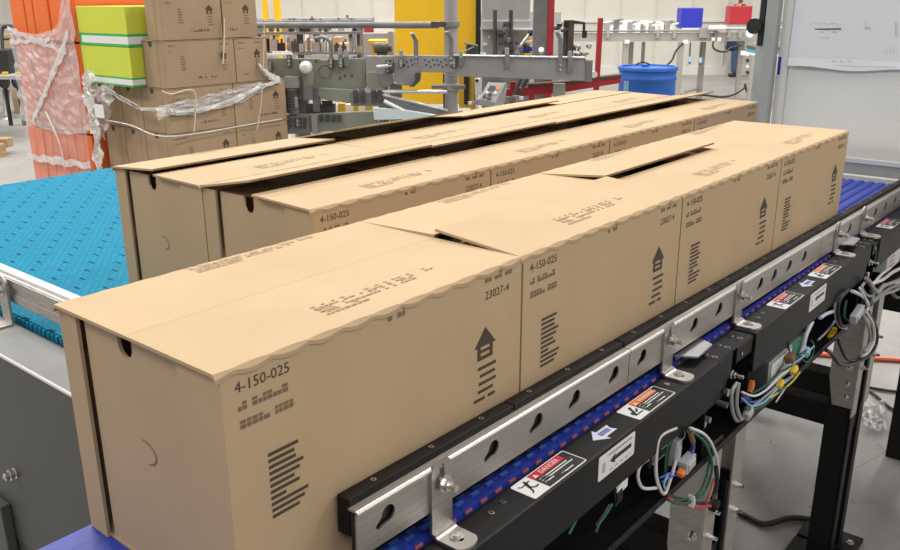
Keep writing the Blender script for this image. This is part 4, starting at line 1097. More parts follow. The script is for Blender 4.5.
def holes(q):
    polyl(q, [(424, 58), (455, 58), (455, 71), (424, 71)], -.0203, -.02, K['mach_g'])
    for i in range(3):
        for j in range(2):
            for u0 in (403, 425, 437):
                x_, z_ = ml(u0 + i * 4 + j * 1.5, 60 + j * 5 + (i % 2) * 2, -.02); q.cyl((x_, -.0205, z_), (x_, -.022, z_), .007, K['mach_d'], 8)
part('drilled_strip', holes, 0)
part('rail_channel', lambda q: (polyl(q, [(448, 56), (586, 58.5), (586, 81), (448, 76)], -.01, .03, K['mach_g']), polyl(q, [(448, 54.8), (586, 57.2), (586, 58.6), (448, 56.2)], -.03, .06, K['alu'])))
part('end_plate', lambda q: rectl(q, 586, 60, 592, 82, -.02, .05, K['mach_m']))
part('lower_channel', lambda q: polyl(q, [(382, 95), (448, 111), (448, 124), (382, 108)], -.06, -.02, K['mach_m']))
part('lower_channel', lambda q: polyl(q, [(382, 94), (448, 110), (448, 112), (382, 96)], -.07, -.02, K['alu']))
part('lower_channel', lambda q: polyl(q, [(285, 115), (378, 111), (378, 128), (285, 134)], -.05, .0, K['mach']))
part('lower_channel', lambda q: polyl(q, [(318, 88), (356, 90), (356, 104), (325, 100), (318, 96)], -.05, 0, K['mach']))
part('transfer_arm', lambda q: (polyl(q, [(373, 107.5), (405, 110), (436, 115), (430, 119), (374, 120)], -.10, -.07, K['pale_arm'])))
part('transfer_arm', lambda q: (linel(q, [(384, 101), (404, 111)], -.09, .012, K['white'])), 0)
part('cross_pipe', lambda q: linel(q, [(375, 91.5), (447, 92)], -.04, .012, K['alu']), 0)
m_ = part('motor_cap', lambda q: q.lathe([(0.001, -.045), (.022, -.042), (.035, -.03), (.042, -.012), (.042, .02), (.036, .03)], (ml(307, 67)[0], -.04, ml(307, 67)[1]), K['white'], 20, (0, 1, .0)), 0)
part('motor_body', lambda q: (q.cyl((ml(309, 70)[0], 0, ml(309, 70)[1]), (ml(309, 84)[0], 0, ml(309, 88)[1]), .042, K['mach'], 18), rectl(q, 303, 86, 313, 100, -.05, .02, K['mach_m'])), 0)
def gearmotor(q):
    for k in range(9): x_, z_ = ml(291.5, 90 + 2.6 * k, -.05); q.cyl((x_, -.05, z_), (x_, -.05, z_ - .009), .050, K['mach_d'], 18)
    x_, z_ = ml(291.5, 88, -.05); q.cyl((x_, -.05, z_), (x_, -.05, z_ - .17), .042, K['mach_m'], 18)
    rectl(q, 284, 77, 298, 88, -.09, -.01, K['mach_g'])
part('gear_motor', gearmotor, 0)
part('motor_plate', lambda q: rectl(q, 294, 97, 298, 108, -.108, -.10, K['mach_g']))
part('gear_housing', lambda q: (rectl(q, 284, 116, 309, 134, -.08, 0, K['mach_m']), rectl(q, 311, 115, 318, 134, -.07, 0, K['mach_g']), rectl(q, 296, 119, 301, 126, -.084, -.08, K['alu'])))
part('gear_stud', lambda q: [q.cyl((ml(290 + 5 * (k % 4), 119 + 4 * (k // 4), -.08)[0], -.08, ml(290 + 5 * (k % 4), 119 + 4 * (k // 4), -.08)[1]), (ml(290 + 5 * (k % 4), 119 + 4 * (k // 4), -.08)[0], -.095, ml(290 + 5 * (k % 4), 119 + 4 * (k // 4), -.08)[1]), .012, K['mach_d'], 8) for k in range(12)], 0)
def clampblock(q):
    for u in (319, 325, 331, 337): rectl(q, u, 114.5, u + 4, 122, -.07, -.05, K['mach_d'])
    for u in (353, 360, 371, 377): rectl(q, u, 90, u + 5, 103, -.075, -.05, K['mach_d'])
    rectl(q, 350, 92, 384, 106, -.06, -.03, K['mach_m'])
part('clamp_block', clampblock)
def under(q):
    rectl(q, 312, 90, 320, 112, -.02, .03, K['mach_m']); rectl(q, 306, 104, 335, 116, .0, .05, K['mach_d']); rectl(q, 300, 60, 304, 134, .0, .05, K['mach'])
    rectl(q, 322, 101, 332, 106, -.03, .0, K['dark'])
part('under_frame', under)
part('bracket_leg', lambda q: polyl(q, [(415, 72.5), (421, 72.5), (420, 81), (414, 87), (409, 87), (415, 80)], -.05, -.02, K['mach_d']))
# upright hook brackets and small sensors on the channel
def hook(u0, v0, v1, lean=3, wpx=4.2):
    def fn(q):
        polyl(q, [(u0, v1), (u0 + wpx, v1), (u0 + wpx, v0 + 8), (u0 + wpx - lean, v0 + 1), (u0 - lean, v0), (u0 - .5, v0 + 8)], -.045, -.035, K['mach_m'])
        for k in range(2):
            x_, z_ = ml(u0 + 2, v1 - 2 - 5 * k, -.045); q.cyl((x_, -.045, z_), (x_, -.053, z_), .008, K['alu'], 8)
        x_, z_ = ml(u0 - lean + 2, v0 + .8, -.05); q.obox((x_, -.045, z_), X * .014, Y * .012, Z * .006, K['alu'])
    return fn
for a in ((414, 33, 64), (449, 31, 65.5), (558.5, 31, 72)): part('hook_bracket', hook(*a, 4), .002)
for (u, v0, v1) in ((401, 50, 64), (461, 51, 66), (507, 48, 69), (570, 51, 73), (340, 48, 66), (346, 50, 66)):
    part('sensor_mount', lambda q: (rectl(q, u - 2, v0 + 6, u + 2.5, v1, -.04, -.015, K['mach_m']), q.cyl((ml(u, v0, -.03)[0], -.03, ml(u, v0, -.03)[1]), (ml(u, v0, -.03)[0], -.03, ml(u, v0 + 7, -.03)[1]), .014, K['mach_g'], 10)), .002)
part('arch_bracket', lambda q: linel(q, [(331, 62), (331, 48), (329, 41), (323, 37.5), (314, 38.5)], -.03, .012, K['mach_m'], True), 0)
part('guide_bar', lambda q: rectl(q, 255, 53.8, 292, 56.2, .02, .05, K['sticker']), .002)
part('guide_bar', lambda q: rectl(q, 272, 51.5, 291, 54, .06, .09, K['cream']), .002)
def clamp_pair(u, v0, v1, w_=-.035):
    def fn(q):
        rectl(q, u - 2.6, v0, u + 2.8, v1, w_, -.005, K['mach_d'])
        for k in range(3):
            x_, z_ = ml(u, v0 + (v1 - v0) * (.2 + .3 * k), w_); q.cyl((x_, w_, z_), (x_, w_ - .012, z_), .010, K['alu' if k % 2 else 'mach_g'], 8)
    return fn
for (u, v0, v1) in ((270, 62, 71), (289, 55, 67), (331, 58, 68), (341, 58, 68), (388, 60, 74), (401, 60, 67), (454, 58, 68)): part('clamp_block', clamp_pair(u, v0, v1), .002)
part('hand_lever', lambda q: (linel(q, [(377, 67), (392, 65.5)], -.09, .012, K['alu']), rectl(q, 388, 63, 393, 71, -.10, -.02, K['mach_d'])), 0)
part('side_plate', lambda q: (polyl(q, [(366, 72), (384, 72), (384, 92), (372, 92), (366, 84)], -.03, .02, K['mach']), polyl(q, [(376, 73), (392, 73), (394, 84), (384, 88), (378, 84)], -.035, -.01, K['mach_m'])))
for (u, v) in ((345, 75.5), (352, 75.5), (340, 78), (300, 62), (316, 61.5)):
    part('plate_bolt', lambda q: q.cyl((ml(u, v)[0], -.001, ml(u, v)[1]), (ml(u, v)[0], -.008, ml(u, v)[1]), .008, K['mach_d'], 8), 0)
part('cover_ring', lambda q: q.lathe([(.040, 0), (.047, -.006), (.043, -.008), (.038, -.004)], (ml(325, 71)[0], -.001, ml(325, 71)[1]), K['mach_m'], 20, (0, 1, 0)), 0)
# frame legs down to the floor
for u in (300, 395, 560):
    part('leg', lambda q: q.box(ml(u, 80)[0] - .04, ml(u, 80)[0] + .04, .02, .08, MF, ml(u, 84)[1], K['mach']))
# column with collar
t2 = machine('support_column', 'round grey steel column with a flanged collar in front of the yellow panel', 'column')
xc_ = ml(451, 60, .12)[0]
q = MB(); q.cyl((xc_, .12, MF), (xc_, .12, 1.0), .046, K['mach_g'], 24); q.build('tube', t2, local=True, smooth=True)
q = MB(); q.cyl((xc_, .12, ml(450, 92)[1]), (xc_, .12, ml(450, 85)[1]), .060, K['mach_g'], 24)
x1_, z1_ = ml(441, 88); q.obox(((x1_ + xc_) / 2 - .02, .10, z1_), X * .08, Y * .035, Z * .012, K['mach_m']); q.obox((xc_ + .05, .08, z1_), X * .05, Y * .02, Z * .012, K['mach_m']); q.build('collar', t2, local=True, bevel=.004)
q = MB(); z1_ = ml(450, 24.5)[1]; q.cyl((xc_, .12, z1_ - .02), (xc_, .12, z1_ + .02), .060, K['mach_m'], 20); q.box(xc_ - .13, xc_ - .04, .05, .12, z1_ - .018, z1_ + .018, K['mach_d']); q.build('collar', t2, local=True, bevel=.004)
q = MB(); q.cyl((ml(250, 26.5, .12)[0], .10, ml(250, 25, .12)[1]), (xc_ - .08, .10, ml(440, 25, .12)[1]), .022, K['mach_m'], 16); q.build('guide_pipe', t2, local=True, smooth=True)
q = MB(); rectl(q, 235, 20.5, 372, 27.5, .14, .2, K['mach_m']); q.build('guide_pipe', t2, local=True, bevel=.004)
q = MB(); rectl(q, 443, 74, 448, 116, .17, .22, K['dark']); q.build('shadow_post' if False else 'shadow_strip', t2, local=True)  # black strip put in for the shadowed gap behind the column

# yellow guard panel behind the column
t3 = machine('machine_guard', 'large yellow guard panel behind the grey column', 'guard panel')
wY = 1.3
q = MB(); rectl(q, 393, -40, 477, 104, wY, wY + .04, K['yellow']); q.build('sheet', t3, local=True, bevel=.005)
q = MB(); rectl(q, 459, 76, 474, 108, wY - .06, wY - .02, K['yellow_d']); q.build('lower_post', t3, local=True)
q = MB(); rectl(q, 464, 76, 469, 104, wY - .075, wY - .06, K['dark']); q.build('slot', t3, local=True)
q = MB(); rectl(q, 476, -40, 480.5, 60, wY - .05, wY + .03, K['dark']); q.build('edge_post', t3, local=True)
for u in (396, 474):
    q = MB(); a_, b_ = ml(u, 100, wY); q.box(a_ - .03, a_ + .03, wY + .0401, wY + .1, MF, b_ + .1, K['yellow']); q.build('leg', t3, local=True)

# grey machine body to the right of the panel with mechanisms
t4 = machine('filling_machine', 'tall pale grey machine body with dark mechanisms, right of the yellow panel', 'machine')
wM = 1.0
q = MB(); rectl(q, 482, 20, 530, 60, wM + .1, wM + .5, K['frame']); rectl(q, 482, -40, 530, 22, wM + .15, wM + .5, K['frame']); q.build('body', t4, local=True, bevel=.01)
q = MB(); xa, za = ml(482, 60, wM + .1); xb, zb = ml(530, 60, wM + .1); q.box(xa, xb, wM + .1, wM + .5, MF, za - .002, K['mach_m']); q.build('base', t4, local=True)
q = MB()
for u in (495, 511): linel(q, [(u, 10), (u, 58)], wM, .016, K['mach_d'])
q.build('guide_rod', t4, local=True)
q = MB()
random.seed(12)
for k in range(14):
    u = 497 + random.uniform(0, 13); v = 22 + k * 2.6; rectl(q, u, v, u + random.uniform(3, 7), v + random.uniform(2, 5), wM - .03 + .01 * (k % 3), wM + .06, random.choice((K['bronze'], K['mach_d'], K['mach_m'])))
q.build('lift_mechanism', t4, local=True, bevel=.004)
q = MB()
for k in range(10):
    u = 513 + random.uniform(0, 12); v = 40 + random.uniform(0, 14); rectl(q, u, v, u + random.uniform(2, 6), v + random.uniform(2, 5), wM - .08, wM - .03, random.choice((K['mach_g'], K['mach_d'], K['alu'])))
q.build('valve_block', t4, local=True, bevel=.004)
q = MB(); linel(q, [(521, 45), (531, 32)], wM - .1, .012, K['alu']); x_, z_ = ml(531, 33, wM - .1); q.lathe([(.001, .025), (.018, .018), (.025, 0), (.018, -.018), (.001, -.025)], (x_, wM - .1, z_), K['dark'], 12); q.build('lever', t4, local=True)
q = MB(); rectl(q, 480, 28, 497, 29.5, wM + .02, wM + .1, K['alu']); rectl(q, 505, 28.5, 533, 30, wM + .02, wM + .1, K['sticker']); q.build('ledge', t4, local=True)
q = MB(); rectl(q, 480, 53.5, 486, 55.5, wM - .02, wM + .1, K['sticker']); q.build('name_plate', t4, local=True)
for (u, v) in ((489, 37), (484, 44), (486, 44)):
    q = MB(); x_, z_ = ml(u, v, wM + .1); q.cyl((x_, wM + .1, z_), (x_, wM + .09, z_), .012, K['sticker'], 10); q.build('knob', t4, local=True)
q = MB(); rectl(q, 466, 45, 478, 55, wM - .05, wM + .05, K['mach_d']); linel(q, [(464, 43), (478, 46)], wM - .06, .008, K['mach_m']); linel(q, [(464, 52), (474, 47)], wM - .07, .008, K['mach_m']); q.build('valve_block', t4, local=True, bevel=.004)
q = MB(); rectl(q, 524, 41, 534, 43.5, wM + .0, wM + .1, K['yellow']); rectl(q, 524, 53, 534, 55, wM + .0, wM + .1, K['yellow']); rectl(q, 524, 47.5, 534, 51.5, wM + .0, wM + .1, K['bluetape']); q.build('striped_plate', t4, local=True)

# red frame with a dark column
t5 = machine('red_frame', 'red steel frame and dark grey column behind the conveyor end', 'frame')
wR = .55
q = MB(); rectl(q, 535, -40, 547, 58, wR, wR + .12, K['mach_m']); xa, _ = ml(535, 58, wR); xb, _ = ml(547, 58, wR); q.box(xa, xb, wR, wR + .12, MF, ml(535, 58, wR)[1] + .001, K['mach_m']); q.build('column', t5, local=True, bevel=.005)
q = MB(); xa, _ = ml(547, 58, wR - .02); xb, _ = ml(553, 58, wR - .02); q.box(xa, xb, wR - .02, wR + .05, MF, .5, K['red']); q.build('post', t5, local=True, bevel=.004)
wq = .15
q = MB(); polyl(q, [(595, 79), (600, 79), (603.5, 18), (598.5, 18)], wq, wq + .05, K['red']); q.build('post', t5, local=True, bevel=.003)
q = MB(); polyl(q, [(500, 90), (560, 84), (621, 77), (621, 83), (560, 93), (500, 98)], wq + .01, wq + .06, K['red']); q.build('beam', t5, local=True, bevel=.003)
q = MB(); polyl(q, [(528, 84), (560, 82), (622, 74), (622, 77), (560, 85), (528, 87)], wq - .0, wq + .09, K['bronze']); q.build('top_bar', t5, local=True, bevel=.003)
for (u, v0) in ((513, 82), (532, 88), (559, 90), (597, 84)):
    q = MB(); xa, za = ml(u, v0, wq); q.box(xa - .018, xa + .018, wq + .012, wq + .055, MF, za, K['red']); q.build('leg', t5, local=True)
q = MB()
for (p_, r0) in ((((527, 79), (517, 100)), .012), (((521, 79), (512, 100)), .012)): linel(q, p_, wq - .05, r0, K['mach_d'])
q.build('gas_strut', t5, local=True)
q = MB(); rectl(q, 569, 20, 573, 58, wR - .05, wR - .02, K['bronze']); rectl(q, 564, 20, 568, 58, wR, wR + .04, K['mach_d'])
random.seed(5)
for k in range(16):
    u = 572 + random.uniform(0, 17); v = 40 + random.uniform(0, 17); rectl(q, u, v, u + random.uniform(1.5, 5), v + random.uniform(1.5, 4), wR - .1 + .02 * (k % 4), wR, random.choice((K['mach_g'], K['mach_d'], K['mach_m'], K['alu'])))
for k in range(8):
    u = 553 + random.uniform(0, 14); v = 20 + random.uniform(0, 12); rectl(q, u, v, u + 5, v + 3, wR - .05, wR, random.choice((K['dark'], K['mach_d'])))
q.build('drive_parts', t5, local=True, bevel=.003)
q = MB(); linel(q, [(574, 22), (584, 23), (584, 36)], wR - .06, .012, K['dark']); x_, z_ = ml(584.5, 35, wR - .06); q.cyl((x_, wR - .06, z_ + .03), (x_, wR - .06, z_ - .02), .018, K['dark'], 10); q.build('hose', t5, local=True)
q = MB(); x_, z_ = ml(593.5, 74, wq); q.cyl((x_, wq - .02, z_), (x_, wq - .05, z_), .022, K['cream'], 12); q.build('knob', t5, local=True); q = MB(); x_, z_ = ml(541, 52, wR - .05); q.cyl((x_, wR - .05, z_), (x_, wR - .08, z_ + .02), .02, K['sticker'], 10); q.build('knob', t5, local=True)

# control box
t6 = machine('control_box', 'grey control box with a sloped face, display and buttons', 'control box')
wc0 = -.22
q = MB()
xl, zt = ml(488, 83, wc0); xr = ml(506, 83, wc0)[0]; zb = ml(490, 104, wc0)[1]
xl2 = ml(479, 99, wc0)[0]; xr2 = ml(495, 102, wc0)[0]
F0 = [Vector((xl2, wc0 - .06, ml(479, 98, wc0)[1])), Vector((xr2, wc0 - .06, ml(495, 101.5, wc0)[1])), Vector((xr, wc0 + .02, zt - .0)), Vector((xl, wc0 + .02, zt))]
B0_ = [Vector((xl2, wc0 + .09, zb - .02)), Vector((xr2 + .06, wc0 + .09, zb - .02)), Vector((xr + .015, wc0 + .11, zt - .02)), Vector((xl, wc0 + .11, zt - .005))]
Lw = [F0[0] + Vector((0, 0, -.035)), F0[1] + Vector((0, 0, -.035))]
q.add([*F0, *B0_, *Lw], [(0, 1, 2, 3), (3, 2, 6, 7), (1, 9, 5, 6, 2), (0, 3, 7, 4, 8), (0, 8, 9, 1), (4, 7, 6, 5), (8, 4, 5, 9)], K['mach_g']); q.build('housing', t6, local=True, bevel=.004)
ex = (F0[1] - F0[0]); ey = (F0[3] - F0[0]); nn = ex.cross(ey).normalized()
q = MB(); q.obox(F0[0] + ex * .42 + ey * .70 + nn * .007, ex * .20, ey * .16, nn * .002, K['mach_d']); q.build('display', t6, local=True)
for (a, c, r_, m) in ((.72, .78, .014, K['orange_w']), (.25, .42, .011, K['alu']), (.5, .36, .011, K['mach_d']), (.72, .48, .011, K['alu']), (.24, .18, .011, K['mach_d']), (.55, .16, .013, K['mach_d'])):
    q = MB(); p = F0[0] + ex * a + ey * c; q.cyl(p, p + nn * .012, r_, m, 10); q.build('button', t6, local=True)
q = MB(); q.cyl((xl2 + .09, wc0 + .05, MF), (xl2 + .09, wc0 + .05, zb), .025, K['mach_g'], 12); q.build('pedestal', t6, local=True)
q = MB()
random.seed(31)
for k in range(12):
    u = 470 + k * 4.6; v = 103 - k * .45
    x_, z_ = ml(u, v, wc0 + .12); q.obox((x_, wc0 + .12, z_), X * random.uniform(.012, .03), Y * .015, Z * random.uniform(.008, .02), random.choice((K['mach_g'], K['cream'], K['mach_m'])))
q.build('cable_gland', t6, local=True)
q = MB(); rectl(q, 475, 79, 480, 95, .3, .34, K['sticker']); q.box(ml(477, 90, .3)[0] - .01, ml(477, 90, .3)[0] + .01, .301, .33, MF, ml(477, 94, .3)[1], K['sticker']); x_, z_ = ml(477, 80.5, .3); q.cyl((x_, .3, z_), (x_, .295, z_), .012, K['dark'], 8)
t7 = q.build('sign_post', None, local=True); t7.location = mo + Vector((0, 0, Z0)); t7.rotation_euler = (0, 0, MA); props(t7, 'small white post plate with a black dot left of the control box', 'post')

# ------------------------------------------------------------------ drum
dp = atd(648, 66, 8.35)
t = thing('plastic_drum', 'blue plastic drum with a lid rim and ribs behind the far row of boxes', 'drum', (dp.x, dp.y, FL))
H = dp.z - FL; r0 = .277
pr = [(.001, 0), (r0 - .03, 0), (r0, .03), (r0, H * .30), (r0 - .012, H * .315), (r0 - .012, H * .345), (r0 + .006, H * .36), (r0 + .006, H * .385), (r0, H * .40), (r0 - .004, H * .66), (r0 + .012, H * .675), (r0 + .012, H * .70), (r0 - .002, H * .715), (r0 - .004, H * .860), (r0 + .005, H * .872), (r0 + .005, H * .892), (r0 - .003, H * .905), (r0 - .002, H * .958), (r0 + .012, H * .963), (r0 + .013, H * .99), (r0 + .006, H), (r0 - .015, H), (r0 - .02, H - .018), (.001, H - .015)]
q = MB(); q.lathe(pr, (dp.x, dp.y, FL), K['drum'], 48); q.build('shell', t, smooth=True)
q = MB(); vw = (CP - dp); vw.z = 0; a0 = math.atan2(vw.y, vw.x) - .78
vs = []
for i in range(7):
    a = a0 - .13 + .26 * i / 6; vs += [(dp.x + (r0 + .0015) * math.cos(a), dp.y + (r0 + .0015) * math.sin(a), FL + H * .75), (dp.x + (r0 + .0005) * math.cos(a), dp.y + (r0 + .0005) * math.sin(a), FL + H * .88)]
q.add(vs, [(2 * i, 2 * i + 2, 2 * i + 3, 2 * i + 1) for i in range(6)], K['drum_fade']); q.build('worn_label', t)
q = MB(); q.cyl((dp.x + .1, dp.y + .08, FL + H - .015), (dp.x + .1, dp.y + .08, FL + H + .005), .035, K['drum'], 14); q.build('bung', t)
cbl = MB(); cbl.tube([atd(636, 64.5, 8.4), atd(643, 62, 8.4), atd(650, 64.6, 8.4)], .008, K['dark'], 6); props(cbl.build('hose'), 'short black hose lying over the blue drum lid', 'hose')

# ------------------------------------------------------------------ far stainless conveyor
FA = MA; fo_ = atd(680, 40, 13.0)
fX = Vector((math.cos(FA), math.sin(FA), 0)); fY = Vector((-math.sin(FA), math.cos(FA), 0))
def fl(u, v, w_=0.0):
    d = ray(u, v); o = fo_ + fY * w_; k = (o - CP).dot(fY) / d.dot(fY); p = CP + d * k - fo_
    return p.dot(fX), p.z
FFL = FL - fo_.z
t = thing('stainless_conveyor', 'long stainless conveyor on thin square legs in the far background', 'conveyor', fo_, FA)
def frect(q, u0, v0, u1, v1, w0, w1, m):
    xa, za = fl(u0, v0, w0); xb, zb = fl(u1, v1, w0); q.box(min(xa, xb), max(xa, xb), w0, w1, min(za, zb), max(za, zb), m)
K['far_steel'] = mat('dull_stainless', (0.44, 0.42, 0.38), 0.45, 0.45, 0.1, 6)
q = MB(); xa, za = fl(545, 33); xb, zb = fl(775, 41); q.box(xa, xb + .2, 0, .04, zb, za, K['far_steel']); q.build('side_channel', t, local=True)
q = MB(); q.box(xa, xb + .2, .041, .75, za - .04, za - .02, K['far_steel']); q.build('deck', t, local=True)
q = MB(); xa2, za2 = fl(720, 28.5); q.cyl((xa2, -.03, za2), (xb + .1, -.03, za2), .022, K['alu'], 10); q.build('guide_pipe', t, local=True)
q = MB(); xa3, za3 = fl(565, 31); q.cyl((xa3, -.03, za3), (fl(716, 31)[0], -.03, za3), .014, K['mach_m'], 10); q.build('guide_pipe', t, local=True)
for u in (608, 658, 674.5, 729, 740.5):
    q = MB(); frect(q, u - 1.2, 30, u + 1.2, 38, -.05, -.002, K['far_steel']); q.build('rail_post', t, local=True)
for (u0, u1, w0) in ((623.5, 628.5, 0), (629.5, 634, .55), (642.5, 645.5, .6), (679, 684.5, -.06), (701, 706.5, .55), (740.5, 744.5, .3)):
    q = MB(); xa, za = fl(u0, 42, w0); xb, _ = fl(u1, 42, w0); q.box(xa, xb, w0, w0 + .07, FFL + .012, za, K['far_steel']); q.cyl(((xa + xb) / 2, w0 + .035, FFL), ((xa + xb) / 2, w0 + .035, FFL + .02), .05, K['far_steel'], 12)
    q.build('leg', t, local=True)
q = MB(); q.bar((fl(684, 93)[0], -.03, fl(684, 92)[1]), (fl(701, 90)[0] + .1, .56, fl(703, 92, .55)[1] + .05), .03, .03, K['far_steel']); q.build('stretcher', t, local=True)
for (u, w0) in ((685, -.08), (626.5, -.02)):
    q = MB(); frect(q, u - 1.5, 40, u + 3, 43.5, w0 - .05, w0, K['sticker']); q.build('junction_box', t, local=True)
q = MB(); frect(q, 700, 27.5, 709, 38, -.06, -.01, K['mach_g']); x_, z_ = fl(708, 28, -.06); q.cyl((x_, -.1, z_), (x_ + .25, -.1, z_), .035, K['sticker'], 12); q.build('motor', t, local=True)
q = MB(); frect(q, 715, 31, 718, 40, -.06, -.01, K['mach_m']); frect(q, 712, 37.5, 715, 41, -.07, -.02, K['sticker']); frect(q, 717.5, 37.5, 721, 41, -.07, -.02, K['sticker']); q.build('sensor_block', t, local=True)
random.seed(77)
for k in range(22):
    u = 606 + k * 5 + random.uniform(-2, 2); v = 21 + random.uniform(0, 6)
    if 674 < u < 712: continue
    m = random.choice((K['mach_g'], K['alu'], K['mach_m'], K['cream'], K['sticker']))
    q = MB(); x_, z_ = fl(u, v, .2); h_ = random.uniform(.03, .06); q.box(x_ - .04, x_ + .04, .16, .24, za3 - fo_.z * 0 - .08, z_, m); q.cyl((x_ - .08, .2, z_), (x_ + .10, .2, z_ + random.uniform(-.03, .03)), .018, m, 8)
    q.build('flow_guide', t, local=True)
q = MB(); frect(q, 682, 8, 702, 28, .05, .40, K['tote']); o = q.build('plastic_tote', None, local=True, bevel=.01); o.location = fo_ + Vector((0, 0, Z0)); o.rotation_euler = (0, 0, FA); props(o, 'bright blue plastic tote standing on the far stainless conveyor', 'tote')
q = MB(); frect(q, 682.5, 28, 701, 29.3, .03, .42, K['sticker']); o2 = q.build('base_tray', o, local=True)
q = MB(); frect(q, 731, 6, 751, 24.5, .5, .8, K['red']); o = q.build('plastic_crate', None, local=True, bevel=.01); o.location = fo_ + Vector((0, 0, Z0)); o.rotation_euler = (0, 0, FA); props(o, 'dark red crate on the far conveyor near the white cabinet', 'crate')
q = MB(); a, bz = fl(741, 24.6, .5); q.box(a - .35, a + .35, .48, .82, fl(741, 33, .5)[1], bz, K['far_steel']); q.build('crate_stand', t, local=True)
for (pts, lb) in (([(690.5, 43), (690, 50), (689.7, 57)], 'left hanging blue air hose end under the far conveyor'), ([(702, 42), (700.5, 52), (700.5, 58)], 'right hanging blue air hose end under the far conveyor')):
    h = thing('air_hose', lb, 'hose', atd(*pts[1], 12.7))
    q = MB(); q.tube([atd(u, v, 12.7) for u, v in pts], .010, K['dark'], 6); q.build('hose', h)
    u, v = pts[-1]; q = MB(); q.cyl(atd(u, v, 12.7), atd(u, v + 5, 12.7), .024, K['teal_w'], 10, .020); q.build('fitting', h); 
    q = MB(); q.cyl(atd(u, v + 5, 12.7), atd(u, v + 7, 12.7), .014, K['bluetape'], 8); q.build('plug', h)
for (pts, d_, r_, lb) in (([(683, 43), (676, 51), (672, 60), (666, 66)], 12.7, .016, 'dark cable dropping from the far conveyor towards the blue drum'),
        ([(713.5, 41), (713, 47), (718, 51), (726, 51.5), (731, 48), (741, 45)], 12.7, .014, 'black cable drooping under the far conveyor beside the person'),
        ([(680, 94.8), (703, 95), (722, 97), (735, 94), (744, 88), (745, 84)], 12.6, .016, 'black cable trailing on the floor past the far conveyor leg'),
        ([(745, 84), (747, 92), (752, 98), (760, 99)], 12.5, .016, 'black cable looping at the foot of the bracketed post')):
    q = MB(); q.tube([atd(u, v, d_) for u, v in pts], r_, K['dark'], 6); props(q.build('cable'), lb, 'cable')

# post bracket by the person and the things at the right end
pp = atd(749.5, 97, 12.4)
t = thing('conveyor_stand', 'grey post with a rounded bracket head and white cap near the person', 'stand', pp)
q = MB(); a, c = atd(747, 97, 12.4), atd(752, 97, 12.4); w_ = (c - a).length / 2; cz = atd(749, 50, 12.4).z
q.obox(((a + c) / 2).to_tuple()[:2] + ((FL + cz) / 2,), fX * w_, fY * .04, Z * ((cz - FL) / 2), K['far_steel']); q.build('post', t)
q = MB(); a = atd(750, 33, 12.4); q.obox((a.x, a.y, (cz + a.z) / 2), fX * w_ * 1.5, fY * .03, Z * ((a.z - cz) / 2), K['far_steel']); q.cyl(Vector((a.x, a.y, a.z)) - fY * .03, Vector((a.x, a.y, a.z)) + fY * .03, w_ * 1.5, K['far_steel'], 18); q.build('bracket_head', t)
q = MB(); a = atd(749, 34, 12.3); q.cyl(a, a - fY * .05, .05, K['sticker'], 14); q.build('cap', t)
q = MB(); q.obox(atd(743.5, 53, 12.35), fX * .035, fY * .03, Z * .03, K['sticker']); q.build('junction_box', t)
for k in range(4): 
    q = MB(); q.cyl(atd(747, 53 + 6 * k, 12.33), atd(748, 56 + 6 * k, 12.33), .02, K['dark' if k % 2 else 'sticker'], 8); q.build('clip', t)
pp = atd(760, 60, 9.5)
t = thing('work_cart', 'cart with a blue post and teal top just left of the white cabinet', 'cart', (pp.x, pp.y, FL))
q = MB(); a = atd(760, 56, 9.5); zt = a.z; q.obox((a.x, a.y, (FL + zt) / 2), fX * .033, fY * .03, Z * ((zt - FL) / 2), K['bluepipe']); q.build('post', t)
q = MB(); a = atd(766, 51, 9.7); q.obox(a, fX * .15, fY * .25, Z * .02, K['teal']); q.build('top', t)
q = MB(); a = atd(766, 48, 9.7); q.obox(a, fX * .15, fY * .25, Z * .017, K['mach_d']); q.build('tray', t)
q = MB(); a = atd(766, 54, 9.7); q.obox(a, fX * .15, fY * .25, Z * .012, K['sticker']); q.build('shelf', t)
q = MB(); a = atd(770, 57, 9.9); q.obox((a.x, a.y, (FL + a.z) / 2), fX * .03, fY * .03, Z * ((a.z - FL) / 2), K['bluepipe']); q.build('post', t)

# ------------------------------------------------------------------ person in the far background
pf = atz(734.0, 76.5, FL); PR = math.atan2(fX.y, fX.x)
t = thing('person', 'person in a long navy coat and jeans standing behind the far conveyor', 'person', pf, PR)
def skinned(name, verts, edges, m, parent, sub=2):
    me = bpy.data.meshes.new(name); me.from_pydata([v[:3] for v in verts], edges, [])
    o = bpy.data.objects.new(name, me); COL.objects.link(o); o.parent = parent
    me.materials.append(m)
    sk = o.modifiers.new('skin', 'SKIN'); me.skin_vertices.new() if not me.skin_vertices else None
    for i, v in enumerate(verts): me.skin_vertices[0].data[i].radius = (v[3], v[4] if len(v) > 4 else v[3])
    me.skin_vertices[0].data[0].use_root = True
    s = o.modifiers.new('sub', 'SUBSURF'); s.levels = sub; s.render_levels = sub
    return o
